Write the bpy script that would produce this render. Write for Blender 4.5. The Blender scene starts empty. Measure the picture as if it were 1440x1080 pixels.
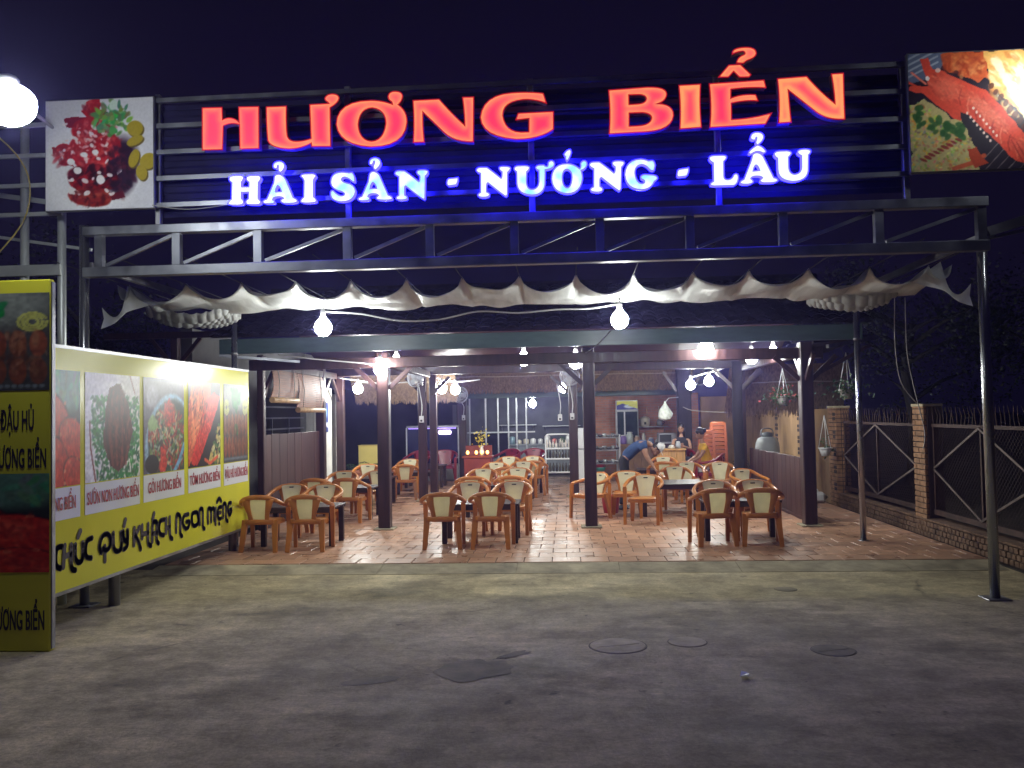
import bpy, bmesh, math, random
import numpy as np
from mathutils import Vector, Matrix
random.seed(7)
rng = np.random.default_rng(11)
PI = math.pi
SC = bpy.context.scene
C = SC.collection

# ------------------------------------------------------------------ camera, night sky, exposure
cam = bpy.data.cameras.new('camera')
cam.sensor_width = 36.0
cam.lens = 36.0 * 1200.0 / 1440.0
cam.clip_end = 400
cam.clip_start = 0.05
camo = bpy.data.objects.new('camera', cam)
C.objects.link(camo)
_f = Vector((78.0, -41.0, 1200.0)).normalized()                  # world +Y seen from the camera (right, up, forward)
_r = Vector((math.cos(.021), math.sin(.021), 0.0))
_r.z = -(_r.x * _f.x + _r.y * _f.y) / _f.z
_r.normalize()
_u = -_r.cross(_f)
if _u.y < 0: _u = -_u
# columns: world axes in camera space; Blender camera looks along -Z
M = Matrix(((_r.x, _f.x, _u.x), (_r.y, _f.y, _u.y), (-_r.z, -_f.z, -_u.z)))
camo.matrix_world = Matrix.Translation((0, 0, 1.85)) @ M.inverted().to_4x4()
SC.camera = camo

W = bpy.data.worlds.new('World')
SC.world = W
W.use_nodes = True
bg = W.node_tree.nodes['Background']
bg.inputs['Color'].default_value = (0.105, 0.075, 0.30, 1)        # clear night, navy
bg.inputs['Strength'].default_value = 0.04
SC.view_settings.view_transform = 'Standard'
SC.view_settings.look = 'None'
SC.view_settings.exposure = 0.0
SC.view_settings.gamma = 1.0
SC.view_settings.use_curve_mapping = False
SC.cycles.max_bounces = 6
SC.cycles.diffuse_bounces = 4
SC.cycles.glossy_bounces = 3
SC.cycles.transparent_max_bounces = 8
SC.cycles.sample_clamp_indirect = 4.0
SC.cycles.use_denoising = True
BULB_W = 235.0            # radiance of the bulbs' globes
HAZE = .0032  # density of the added blue veil

# ------------------------------------------------------------------ mesh helpers
class MB:
    def __init__(s):
        s.v = []; s.f = []; s.m = []; s.s = []
    def add(s, verts, faces, mi=0, sm=False):
        o = len(s.v)
        s.v += [tuple(p) for p in verts]
        for f in faces:
            s.f.append(tuple(i + o for i in f)); s.m.append(mi); s.s.append(sm)
        return s
    def box(s, x0, y0, z0, x1, y1, z1, mi=0):
        v = [(x0,y0,z0),(x1,y0,z0),(x1,y1,z0),(x0,y1,z0),(x0,y0,z1),(x1,y0,z1),(x1,y1,z1),(x0,y1,z1)]
        return s.add(v, [(0,3,2,1),(4,5,6,7),(0,1,5,4),(1,2,6,5),(2,3,7,6),(3,0,4,7)], mi)
    def cbox(s, x0, y0, z0, x1, y1, z1, c=.008, mi=0):
        c = min(c, (x1-x0)*.45, (y1-y0)*.45, (z1-z0)*.45)
        v = []; 
        for x, cx in ((x0,c),(x1,-c)):
            for y, cy in ((y0,c),(y1,-c)):
                for z, cz in ((z0,c),(z1,-c)):
                    v += [(x,y+cy,z+cz),(x+cx,y,z+cz),(x+cx,y+cy,z)]
        I = lambda a,b,d,k: ((a*2+b)*2+d)*3+k
        f = []
        for a in (0,1):
            q = [I(a,0,0,0),I(a,1,0,0),I(a,1,1,0),I(a,0,1,0)]; f.append(q if a else q[::-1])
            q = [I(0,a,0,1),I(1,a,0,1),I(1,a,1,1),I(0,a,1,1)]; f.append(q[::-1] if a else q)
            q = [I(0,0,a,2),I(1,0,a,2),I(1,1,a,2),I(0,1,a,2)]; f.append(q if a else q[::-1])
        for a in (0,1):
            for b in (0,1):
                q = [I(a,b,0,0),I(a,b,1,0),I(a,b,1,1),I(a,b,0,1)]; f.append(q if (a==b) else q[::-1])
                q = [I(a,0,b,0),I(a,0,b,2),I(a,1,b,2),I(a,1,b,0)]; f.append(q if (a==b) else q[::-1])
                q = [I(0,a,b,1),I(1,a,b,1),I(1,a,b,2),I(0,a,b,2)]; f.append(q if (a==b) else q[::-1])
                for d in (0,1):
                    q = [I(a,b,d,0),I(a,b,d,1),I(a,b,d,2)]; f.append(q if (a+b+d)%2 else q[::-1])
        return s.add(v, f, mi)
    def bar(s, p, q, w, h=None, mi=0, w2=None, h2=None):
        p, q = Vector(p), Vector(q); h = h or w
        d = (q-p).normalized()
        up = Vector((0,0,1)) if abs(d.z) < .95 else Vector((0,1,0))
        a = d.cross(up).normalized(); b = a.cross(d).normalized()
        w2 = w2 or w; h2 = h2 or h
        v = []
        for c, ww, hh in ((p,w,h),(q,w2,h2)):
            for i, j in ((-1,-1),(1,-1),(1,1),(-1,1)):
                v.append(c + a*(i*ww/2) + b*(j*hh/2))
        return s.add(v, [(3,2,1,0),(4,5,6,7),(0,1,5,4),(1,2,6,5),(2,3,7,6),(3,0,4,7)], mi)
    def tube(s, pts, r, n=8, mi=0, cap=True):
        pts = [Vector(p) for p in pts]; k = len(pts)
        rs = r if isinstance(r, (list, tuple)) else [r]*k
        v = []; ref = None
        for i, p in enumerate(pts):
            d = (pts[min(i+1,k-1)] - pts[max(i-1,0)]).normalized()
            if ref is None:
                ref = Vector((0,0,1)) if abs(d.z) < .9 else Vector((0,1,0))
            a = d.cross(ref).normalized(); b = a.cross(d).normalized(); ref = b
            for j in range(n):
                t = 2*PI*j/n
                v.append(p + a*(math.cos(t)*rs[i]) + b*(math.sin(t)*rs[i]))
        f = []
        for i in range(k-1):
            for j in range(n):
                f.append((i*n+j, i*n+(j+1)%n, (i+1)*n+(j+1)%n, (i+1)*n+j))
        s.add(v, f, mi, True)
        if cap:
            o = len(s.v)-len(v)
            s.f.append(tuple(o+j for j in range(n))[::-1]); s.m.append(mi); s.s.append(False)
            s.f.append(tuple(o+(k-1)*n+j for j in range(n))); s.m.append(mi); s.s.append(False)
        return s
    def sweep(s, pts, w, h, ref=(0,0,1), mi=0):
        """rectangular section (w across, h along ref) swept along pts; w,h may be lists"""
        pts = [Vector(p) for p in pts]; k = len(pts); ref = Vector(ref)
        ws = w if isinstance(w, (list,tuple)) else [w]*k
        hs = h if isinstance(h, (list,tuple)) else [h]*k
        v = []
        for i, p in enumerate(pts):
            d = (pts[min(i+1,k-1)] - pts[max(i-1,0)]).normalized()
            a = d.cross(ref).normalized(); b = a.cross(d).normalized()
            ww, hh = ws[i]/2, hs[i]/2; c = min(ww,hh)*.5
            for x, y in ((-ww+c,-hh),(ww-c,-hh),(ww,-hh+c),(ww,hh-c),(ww-c,hh),(-ww+c,hh),(-ww,hh-c),(-ww,-hh+c)):
                v.append(p + a*x + b*y)
        f = []
        for i in range(k-1):
            for j in range(8):
                f.append((i*8+j, i*8+(j+1)%8, (i+1)*8+(j+1)%8, (i+1)*8+j))
        s.add(v, f, mi, True)
        o = len(s.v)-len(v)
        s.f.append(tuple(o+j for j in range(8))[::-1]); s.m.append(mi); s.s.append(False)
        s.f.append(tuple(o+(k-1)*8+j for j in range(8))); s.m.append(mi); s.s.append(False)
        return s
    def lathe(s, prof, n=16, c=(0,0,0), mi=0, cap=True):
        v = []; k = len(prof)
        for r, z in prof:
            for j in range(n):
                t = 2*PI*j/n; v.append((c[0]+r*math.cos(t), c[1]+r*math.sin(t), c[2]+z))
        f = [(i*n+j, i*n+(j+1)%n, (i+1)*n+(j+1)%n, (i+1)*n+j) for i in range(k-1) for j in range(n)]
        s.add(v, f, mi, True)
        if cap:
            o = len(s.v)-len(v)
            s.f.append(tuple(o+j for j in range(n))[::-1]); s.m.append(mi); s.s.append(False)
            s.f.append(tuple(o+(k-1)*n+j for j in range(n))); s.m.append(mi); s.s.append(False)
        return s
    def ball(s, c, r, n=12, m=8, mi=0):
        rr = r if isinstance(r, (tuple,list)) else (r,r,r)
        v = [(c[0],c[1],c[2]-rr[2])]
        for i in range(1,m):
            a = PI*i/m
            for j in range(n):
                t = 2*PI*j/n
                v.append((c[0]+rr[0]*math.sin(a)*math.cos(t), c[1]+rr[1]*math.sin(a)*math.sin(t), c[2]-rr[2]*math.cos(a)))
        v.append((c[0],c[1],c[2]+rr[2])); f = []
        for j in range(n):
            f.append((0, 1+(j+1)%n, 1+j)); o = 1+(m-2)*n
            f.append((o+j, o+(j+1)%n, len(v)-1))
        for i in range(m-2):
            for j in range(n):
                f.append((1+i*n+j, 1+i*n+(j+1)%n, 1+(i+1)*n+(j+1)%n, 1+(i+1)*n+j))
        return s.add(v, f, mi, True)
    def xf(s, mat):
        s.v = [tuple(mat @ Vector(p)) for p in s.v]; return s
    def mesh(s, name, mat):
        me = bpy.data.meshes.new(name)
        me.from_pydata(s.v, [], s.f)
        for m in (mat if isinstance(mat, (list,tuple)) else [mat]): me.materials.append(m)
        me.polygons.foreach_set('material_index', s.m)
        me.polygons.foreach_set('use_smooth', s.s)
        me.update()
        return me
    def build(s, name, mat, parent=None, **k):
        return link(name, s.mesh(name, mat), parent, **k)

def link(name, me, parent=None, label=None, cat=None, group=None, kind=None, loc=None, rz=None):
    o = bpy.data.objects.new(name, me)
    C.objects.link(o)
    if parent is not None: o.parent = parent
    if loc is not None: o.location = loc
    if rz is not None: o.rotation_euler = (0,0,rz)
    return tag(o, label, cat, group, kind)
def tag(o, label=None, cat=None, group=None, kind=None):
    if label: o['label'] = label
    if cat: o['category'] = cat
    if group: o['group'] = group
    if kind: o['kind'] = kind
    return o
def thing(name, label, cat, loc=(0,0,0), rz=0, group=None):
    return link(name, None, None, label, cat, group, None, loc, rz)
def kids(o): return [c for c in list(o.children)]
def copy_tree(o, parent=None):
    c = o.copy(); C.objects.link(c)
    if parent is not None: c.parent = parent
    for ch in kids(o): copy_tree(ch, c)
    return c
def dup(root, loc, rz=0, label=None, group=None):
    r = copy_tree(root); r.location = loc; r.rotation_euler = (0,0,rz)
    if label: r['label'] = label
    if group: r['group'] = group
    return r

def crom(pts, n=4):
    P = [Vector(p) for p in pts]; out = []
    for i in range(len(P)-1):
        a = P[max(i-1,0)]; b = P[i]; c = P[i+1]; d = P[min(i+2,len(P)-1)]
        for k in range(n):
            t = k/n
            out.append(.5*((2*b)+(c-a)*t+(2*a-5*b+4*c-d)*t*t+(3*b-a-3*c+d)*t**3))
    out.append(P[-1]); return out

# ------------------------------------------------------------------ materials
def nodes(name):
    m = bpy.data.materials.new(name); m.use_nodes = True
    nt = m.node_tree; p = nt.nodes['Principled BSDF']
    return m, nt, p
def mat(name, col, rough=.6, metal=0., var=.25, scale=6., bump=.0, stretch=None, rnd=0., spec=.5, coat=0., detail=4., bscale=None, rvar=.0, transl=0.):
    m, nt, p = nodes(name); N = nt.nodes; L = nt.links
    p.inputs['Roughness'].default_value = rough
    p.inputs['Metallic'].default_value = metal
    p.inputs['Specular IOR Level'].default_value = spec
    p.inputs['Coat Weight'].default_value = coat
    tc = N.new('ShaderNodeTexCoord'); mp = N.new('ShaderNodeMapping')
    L.new(tc.outputs['Object'], mp.inputs['Vector'])
    if stretch: mp.inputs['Scale'].default_value = stretch
    nz = N.new('ShaderNodeTexNoise'); nz.inputs['Scale'].default_value = scale; nz.inputs['Detail'].default_value = detail
    oi = N.new('ShaderNodeObjectInfo')
    ad = N.new('ShaderNodeVectorMath'); ad.operation = 'ADD'
    mu = N.new('ShaderNodeMath'); mu.operation = 'MULTIPLY'; mu.inputs[1].default_value = 37.
    L.new(oi.outputs['Random'], mu.inputs[0]); L.new(mp.outputs[0], ad.inputs[0]); L.new(mu.outputs[0], ad.inputs[1])
    L.new(ad.outputs[0], nz.inputs['Vector'])
    rp = N.new('ShaderNodeMapRange'); rp.inputs['From Min'].default_value = .3; rp.inputs['From Max'].default_value = .7
    rp.inputs['To Min'].default_value = 1-var; rp.inputs['To Max'].default_value = 1+var
    L.new(nz.outputs['Fac'], rp.inputs['Value'])
    val = rp.outputs[0]
    if rnd:
        r2 = N.new('ShaderNodeMapRange'); r2.inputs['To Min'].default_value = 1-rnd; r2.inputs['To Max'].default_value = 1+rnd
        L.new(oi.outputs['Random'], r2.inputs['Value'])
        mm = N.new('ShaderNodeMath'); mm.operation = 'MULTIPLY'; L.new(val, mm.inputs[0]); L.new(r2.outputs[0], mm.inputs[1]); val = mm.outputs[0]
    vm = N.new('ShaderNodeVectorMath'); vm.operation = 'SCALE'; vm.inputs[0].default_value = col[:3]
    L.new(val, vm.inputs['Scale']); L.new(vm.outputs[0], p.inputs['Base Color'])
    if rvar:
        r3 = N.new('ShaderNodeMapRange'); r3.inputs['From Min'].default_value = .3; r3.inputs['From Max'].default_value = .7
        r3.inputs['To Min'].default_value = max(.05,rough-rvar); r3.inputs['To Max'].default_value = min(1,rough+rvar)
        L.new(nz.outputs['Fac'], r3.inputs['Value']); L.new(r3.outputs[0], p.inputs['Roughness'])
    if bump:
        b = N.new('ShaderNodeBump'); b.inputs['Strength'].default_value = bump; b.inputs['Distance'].default_value = .01
        n2 = N.new('ShaderNodeTexNoise'); n2.inputs['Scale'].default_value = bscale or scale*5; n2.inputs['Detail'].default_value = 5
        L.new(ad.outputs[0], n2.inputs['Vector']); L.new(n2.outputs['Fac'], b.inputs['Height']); L.new(b.outputs[0], p.inputs['Normal'])
    if transl:
        tl = N.new('ShaderNodeBsdfTranslucent'); mxs = N.new('ShaderNodeMixShader'); mxs.inputs[0].default_value = transl
        L.new(vm.outputs[0], tl.inputs['Color']); L.new(p.outputs[0], mxs.inputs[1]); L.new(tl.outputs[0], mxs.inputs[2])
        L.new(mxs.outputs[0], N['Material Output'].inputs['Surface'])
    return m
def emit(name, col, strength, col2=None, scale=3., base=(.8,.8,.8)):
    m, nt, p = nodes(name); N = nt.nodes; L = nt.links
    p.inputs['Base Color'].default_value = (*base, 1); p.inputs['Roughness'].default_value = .3
    p.inputs['Emission Color'].default_value = (*col, 1); p.inputs['Emission Strength'].default_value = strength
    if col2:
        tc = N.new('ShaderNodeTexCoord'); nz = N.new('ShaderNodeTexNoise'); nz.inputs['Scale'].default_value = scale; nz.inputs['Detail'].default_value = 1.5
        L.new(tc.outputs['Object'], nz.inputs['Vector'])
        mr = N.new('ShaderNodeMapRange'); mr.inputs['From Min'].default_value = .38; mr.inputs['From Max'].default_value = .62
        L.new(nz.outputs['Fac'], mr.inputs['Value'])
        mx = N.new('ShaderNodeMix'); mx.data_type = 'RGBA'
        mx.inputs['A'].default_value = (*col,1); mx.inputs['B'].default_value = (*col2,1)
        L.new(mr.outputs[0], mx.inputs['Factor']); L.new(mx.outputs['Result'], p.inputs['Emission Color'])
    return m
def painted(name, rough=.35, coat=0.):
    m, nt, p = nodes(name)
    a = nt.nodes.new('ShaderNodeAttribute'); a.attribute_name = 'paint'
    nt.links.new(a.outputs['Color'], p.inputs['Base Color'])
    p.inputs['Roughness'].default_value = rough
    p.inputs['Coat Weight'].default_value = coat; p.inputs['Coat Roughness'].default_value = .12
    return m

STEEL = mat('galvanised steel', (.24,.25,.28), .42, .8, .22, 5, .08, rvar=.12)
STEEL_D = mat('weathered steel', (.30,.30,.32), .42, .8, .3, 4, .1, rvar=.12)
ALU = mat('aluminium frame', (.5,.52,.55), .35, .8, .1, 8)
WOOD_D = mat('dark varnished timber', (.038,.016,.015), .42, 0, .45, 3, .25, (6,6,.6), rnd=.15, rvar=.1)
WOOD_R = mat('red brown boards', (.062,.026,.024), .5, 0, .4, 3, .2, (5,5,.5), rnd=.18)
WOOD_T = mat('dark table timber', (.030,.014,.012), .42, 0, .4, 3, .15, (.7,6,6), rnd=.1)
WOOD_L = mat('pale counter timber', (.45,.25,.09), .45, 0, .25, 3, .1, (6,6,.6))
CONC = mat('old concrete', (.20,.185,.16), .85, 0, .35, 3, .5)
CONC_D = mat('kerb concrete', (.32,.275,.18), .85, 0, .4, 4, .6)
CHAIR_B = mat('orange brown plastic', (.48,.175,.030), .3, 0, .06, 9, 0, rnd=.1)
CHAIR_C = mat('cream plastic', (.88,.86,.64), .33, 0, .05, 9, 0, rnd=.06, transl=.45)
CHAIR_R = mat('maroon plastic', (.25,.012,.03), .3, 0, .08, 9, 0)
STOOL_O = mat('orange red plastic', (.50,.15,.065), .38, 0, .08, 9, 0)
DARK = mat('painted opening shade', (.012,.010,.009), .7, 0, .1, 5)  # near black standing in for the shade inside openings
BLACK = mat('black plastic', (.015,.015,.017), .45, 0, .1, 5)
WHITE = mat('white plastic', (.72,.73,.74), .4, 0, .05, 5)
WHITE_W = mat('white plaster', (.72,.71,.66), .8, 0, .12, 2.5, .2)
TEAL = mat('grey green painted steel', (.075,.125,.125), .38, 0, .14, 4, .05, (1,4,4))
TERRA = mat('old dark roof tile', (.020,.015,.018), .95, 0, .4, 5, .3, rnd=.35, spec=.1)
TILE = mat('terracotta floor tile', (.50,.285,.175), .36, 0, .16, 6, .12, rnd=.17, rvar=.12)
GROUT = mat('grey grout', (.16,.10,.07), .9, 0, .3, 5, .3)
BRICKP = mat('yellow brown brick', (.29,.155,.075), .85, 0, .35, 8, .4, rnd=.2)
MORTAR = mat('dark mortar', (.055,.04,.03), .95, 0, .3, 6, .3)
STRAW = mat('dry thatch', (.20,.135,.085), .9, 0, .45, 9, .4, (3,3,.4))
LEAF = mat('green leaves', (.045,.11,.035), .5, 0, .4, 7, 0, rnd=.2)
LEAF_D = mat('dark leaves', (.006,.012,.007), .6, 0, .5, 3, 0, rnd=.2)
BARK = mat('dark bark', (.016,.013,.012), .9, 0, .4, 5, .5, (4,4,.7))
FABRIC = mat('off white awning fabric', (.84,.87,.86), .42, 0, .2, 3.0, .9, (2.2,.35,1), bscale=7, transl=.38)
YELLOW = mat('yellow vinyl', (.60,.57,.035), .2, 0, .04, 2, 0)
CAPT = mat('white caption vinyl', (.66,.67,.69), .3, 0, .04, 2, 0)
INK_R = mat('red print', (.38,.02,.03), .4, 0, .02, 2, 0)
INK_D = mat('dark print', (.018,.012,.022), .4, 0, .02, 2, 0)
CABLE = mat('grey cable', (.35,.34,.34), .6, 0, .1, 5)
CABLE_D = mat('dark cable', (.03,.03,.03), .6, 0, .1, 5)
BULB = emit('lit bulb glass', (.97,1.0,.95), BULB_W)
BULB2 = emit('lit awning bulb glass', (.97,1.0,.95), 150.)
SOCKET = mat('white lamp socket', (.6,.6,.6), .5, 0, .05, 5)
PICT = painted('printed vinyl picture', .3)
LETTERS = [
    ('r', 'H', ['M -3528,4923 L -3331,4920 L -3327,4796 Q -3235,4842 -3158,4764 L -3161,4917 L -2962,4913 L -2963,4499 L -3152,4501 L -3154,4744 Q -3235,4775 -3319,4737 L -3329,4502 L -3530,4506 Z']),
    ('r', 'Ư', ['M -2883,4906 L -2685,4905 Q -2691,4743 -2682,4635 Q -2678,4557 -2594,4553 Q -2516,4550 -2440,4576 L -2450,4911 L -2259,4914 L -2271,4931 Q -2301,4946 -2299,4968 Q -2285,5007 -2221,5007 Q -2161,4999 -2161,4960 Q -2169,4916 -2251,4873 L -2249,4491 L -2436,4498 L -2439,4533 Q -2536,4481 -2659,4482 Q -2841,4495 -2872,4574 Q -2886,4751 -2883,4906 Z']),
    ('r', 'Ơ', ['M -2190,4705 Q -2182,4938 -1841,4927 Q -1724,4919 -1632,4878 L -1639,4905 Q -1675,4926 -1675,4960 Q -1664,5009 -1601,5006 Q -1533,4998 -1534,4954 Q -1538,4911 -1579,4874 Q -1491,4812 -1494,4696 Q -1517,4459 -1851,4470 Q -2168,4499 -2190,4705 Z', 'M -1975,4696 Q -1958,4856 -1832,4855 Q -1701,4835 -1700,4694 Q -1724,4526 -1846,4524 Q -1967,4540 -1975,4696 Z']),
    ('r', 'N', ['M -1431,4908 L -1177,4910 Q -1059,4765 -930,4641 Q -929,4788 -947,4918 L -841,4917 L -851,4481 Q -1035,4484 -1129,4579 L -1338,4794 Q -1344,4651 -1328,4497 L -1434,4498 Q -1417,4712 -1431,4908 Z']),
    ('r', 'G', ['M -169,4923 L -141,4828 Q -255,4876 -358,4874 Q -564,4863 -562,4725 Q -544,4568 -390,4555 L -313,4555 L -308,4688 L -435,4678 L -412,4740 L -75,4743 L -78,4571 Q -212,4481 -434,4488 Q -768,4525 -778,4716 Q -752,4932 -468,4942 Q -297,4946 -169,4923 Z']),
    ('r', 'B', ['M 458,4927 L 823,4940 Q 1007,4938 1005,4865 Q 995,4797 915,4777 Q 1068,4768 1064,4657 Q 1047,4521 812,4512 L 454,4506 Q 476,4716 458,4927 Z', 'M 646,4876 L 754,4874 Q 817,4864 813,4826 Q 802,4779 718,4781 L 646,4779 Z', 'M 646,4700 L 775,4699 Q 860,4687 859,4640 Q 847,4572 721,4571 L 643,4570 Z']),
    ('r', 'I', ['M 1123,4944 L 1325,4947 Q 1307,4732 1323,4534 L 1122,4526 Q 1140,4739 1123,4944 Z']),
    ('r', 'Ể', ['M 1409,4947 L 1918,4960 L 1934,4887 Q 1778,4905 1607,4888 L 1604,4799 Q 1710,4840 1837,4823 L 1857,4766 Q 1742,4782 1608,4754 L 1606,4595 Q 1814,4597 1978,4642 L 1922,4542 L 1403,4529 Q 1430,4727 1409,4947 Z', 'M 1596,5118 L 1702,5119 L 1798,5018 L 1781,4998 L 1693,5000 L 1639,5059 L 1588,5005 L 1499,5009 Z', 'M 1633,5242 Q 1645,5281 1745,5282 Q 1855,5283 1854,5220 Q 1847,5181 1775,5161 Q 1741,5146 1735,5132 L 1669,5138 Q 1681,5194 1737,5209 Q 1765,5224 1738,5246 Q 1689,5251 1632,5225 Z']),
    ('r', 'N', ['M 2045,4967 L 2314,4978 Q 2435,4820 2568,4707 Q 2567,4848 2544,4990 L 2653,4993 Q 2650,4788 2653,4557 Q 2481,4553 2386,4641 L 2140,4858 Q 2146,4697 2159,4549 L 2043,4545 Q 2066,4768 2045,4967 Z']),
    ('b', 'H', ['M -3263,4208 Q -3261,4239 -3201,4237 L -3152,4235 Q -3117,4234 -3120,4212 Q -3128,4183 -3143,4174 L -3143,4123 L -3064,4120 L -3063,4171 Q -3091,4184 -3089,4211 Q -3085,4234 -3023,4232 L -2974,4230 Q -2946,4227 -2949,4201 Q -2955,4177 -2973,4163 L -2976,4002 Q -2951,3982 -2952,3962 Q -2957,3945 -3006,3947 L -3065,3951 Q -3097,3952 -3095,3977 Q -3085,3996 -3070,4005 L -3067,4072 L -3145,4074 L -3144,4008 Q -3122,3993 -3124,3968 Q -3129,3947 -3184,3949 L -3243,3953 Q -3271,3956 -3268,3975 Q -3258,3997 -3238,4006 L -3234,4172 Q -3259,4188 -3263,4208 Z']),
    ('b', 'Ả', ['M -2811,4201 Q -2806,4238 -2762,4234 Q -2718,4222 -2698,4177 L -2626,4000 Q -2584,3983 -2585,3964 Q -2593,3945 -2661,3947 L -2710,3949 Q -2748,3955 -2748,3975 Q -2739,3994 -2720,3993 Q -2720,4013 -2769,4016 Q -2828,4018 -2831,3987 Q -2809,3972 -2814,3957 Q -2828,3948 -2878,3952 Q -2927,3952 -2925,3973 Q -2912,3990 -2887,3994 L -2817,4152 Q -2812,4172 -2811,4201 Z', 'M -2778,4126 Q -2753,4116 -2739,4062 L -2803,4062 Q -2797,4108 -2778,4126 Z', 'M -2820,4313 Q -2820,4362 -2756,4362 Q -2705,4353 -2709,4309 Q -2717,4270 -2752,4255 Q -2771,4263 -2771,4292 Q -2766,4321 -2773,4326 Q -2784,4322 -2781,4297 Q -2811,4288 -2820,4313 Z']),
    ('b', 'I', ['M -2546,4206 Q -2546,4228 -2501,4228 L -2433,4228 Q -2394,4222 -2399,4200 Q -2419,4181 -2424,4157 L -2425,4002 Q -2394,3977 -2397,3957 Q -2402,3943 -2475,3944 Q -2549,3943 -2551,3963 Q -2543,3987 -2519,4001 L -2514,4161 Q -2521,4190 -2546,4206 Z']),
    ('b', 'S', ['M -2250,4141 Q -2247,4236 -2140,4232 Q -2091,4228 -2071,4222 L -2042,4226 Q -2023,4211 -2016,4172 L -2014,4135 L -2034,4133 Q -2072,4178 -2116,4185 Q -2148,4181 -2145,4157 Q -2136,4132 -2063,4115 Q -2010,4089 -2010,4036 Q -2026,3940 -2148,3944 Q -2250,3952 -2254,4025 Q -2254,4059 -2229,4055 Q -2181,4003 -2147,4000 Q -2111,4001 -2118,4025 Q -2132,4045 -2181,4056 Q -2249,4083 -2250,4141 Z']),
    ('b', 'Ả', ['M -1871,4187 Q -1865,4230 -1826,4228 Q -1783,4218 -1767,4179 L -1689,3992 Q -1646,3976 -1648,3957 Q -1656,3943 -1723,3945 L -1767,3949 Q -1806,3953 -1803,3972 Q -1791,3986 -1783,3991 Q -1790,4011 -1834,4012 Q -1882,4014 -1888,3985 Q -1867,3975 -1872,3957 Q -1883,3944 -1927,3946 Q -1985,3945 -1983,3967 Q -1970,3983 -1946,3987 L -1881,4130 Z', 'M -1837,4123 Q -1813,4113 -1799,4061 L -1865,4060 Q -1857,4110 -1837,4123 Z', 'M -1867,4308 Q -1868,4362 -1810,4361 Q -1757,4355 -1759,4304 Q -1768,4271 -1810,4243 Q -1831,4254 -1829,4283 Q -1811,4316 -1818,4331 Q -1830,4331 -1833,4307 Q -1855,4284 -1867,4308 Z']),
    ('b', 'N', ['M -1618,4202 Q -1613,4226 -1575,4225 L -1526,4221 Q -1507,4213 -1388,4112 Q -1374,4111 -1375,4169 Q -1406,4190 -1403,4209 Q -1396,4228 -1353,4226 Q -1295,4224 -1295,4205 Q -1305,4176 -1323,4167 L -1330,3956 Q -1336,3939 -1342,3942 Q -1366,3947 -1514,4076 Q -1526,4078 -1526,4049 L -1527,3987 Q -1499,3971 -1501,3957 Q -1511,3940 -1559,3942 Q -1612,3944 -1610,3961 Q -1602,3980 -1583,3984 L -1580,4172 Q -1614,4183 -1618,4202 Z']),
    ('b', '-', ['M -1112,4092 Q -1109,4126 -1090,4130 L -1006,4136 Q -1004,4103 -1024,4070 L -1091,4063 Q -1113,4063 -1112,4092 Z']),
    ('b', 'N', ['M -825,4204 Q -819,4229 -779,4228 L -726,4226 Q -712,4221 -590,4115 Q -578,4115 -578,4180 Q -608,4200 -605,4219 Q -598,4232 -555,4229 Q -495,4227 -497,4206 Q -513,4182 -525,4173 L -531,3958 Q -541,3939 -551,3944 Q -574,3955 -715,4078 Q -729,4078 -730,4047 L -733,3989 Q -700,3974 -703,3959 Q -713,3938 -760,3939 Q -814,3941 -814,3963 Q -807,3978 -788,3986 L -785,4173 Q -823,4184 -825,4204 Z']),
    ('b', 'Ư', ['M -460,4206 Q -457,4231 -408,4229 L -360,4229 Q -311,4225 -315,4204 Q -323,4185 -342,4171 L -346,4076 Q -346,3999 -294,3997 Q -232,3997 -224,4071 L -224,4181 Q -255,4192 -253,4211 Q -242,4230 -204,4229 L -175,4228 Q -166,4212 -143,4213 Q -133,4221 -133,4244 Q -127,4268 -99,4267 Q -74,4257 -76,4228 Q -86,4190 -164,4184 L -170,4041 Q -186,3941 -295,3944 Q -432,3955 -437,4060 L -437,4175 Q -461,4190 -460,4206 Z']),
    ('b', 'Ớ', ['M -104,4095 Q -95,4238 47,4233 Q 112,4229 163,4179 Q 182,4190 176,4228 Q 186,4258 215,4255 Q 240,4245 234,4212 Q 219,4174 177,4166 Q 190,4123 189,4085 Q 172,3943 41,3945 Q -100,3962 -104,4095 Z', 'M -3,4101 Q 3,4182 45,4181 Q 92,4169 91,4098 Q 84,4003 42,4000 Q -3,4011 -3,4101 Z', 'M 20,4325 Q 45,4369 78,4368 Q 89,4355 84,4332 Q 71,4284 45,4260 Q 29,4281 34,4305 Q 20,4315 20,4325 Z']),
    ('b', 'N', ['M 259,4215 Q 265,4239 304,4239 L 351,4238 Q 370,4230 489,4126 Q 504,4130 503,4187 Q 473,4207 478,4226 Q 485,4243 529,4241 Q 590,4241 590,4220 Q 580,4194 563,4183 L 553,3976 Q 546,3953 532,3956 Q 505,3973 371,4088 Q 355,4088 354,4060 L 353,4003 Q 383,3987 380,3968 Q 373,3948 322,3950 Q 263,3954 264,3977 Q 273,3996 295,4000 L 300,4176 Q 261,4196 259,4215 Z']),
    ('b', 'G', ['M 592,4108 Q 604,4250 744,4251 Q 782,4248 819,4230 L 851,4233 Q 876,4228 878,4182 L 867,4137 Q 839,4135 826,4151 Q 794,4197 753,4200 Q 689,4194 687,4119 Q 697,4019 753,4015 Q 778,4018 778,4035 Q 777,4049 763,4054 Q 740,4064 743,4083 Q 755,4102 787,4101 L 862,4093 Q 901,4082 898,4059 Q 884,4040 870,4036 Q 840,3959 747,3958 Q 598,3970 592,4108 Z']),
    ('b', '-', ['M 1085,4094 Q 1090,4132 1106,4138 L 1192,4149 Q 1198,4114 1172,4075 L 1102,4068 Q 1084,4071 1085,4094 Z']),
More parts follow.
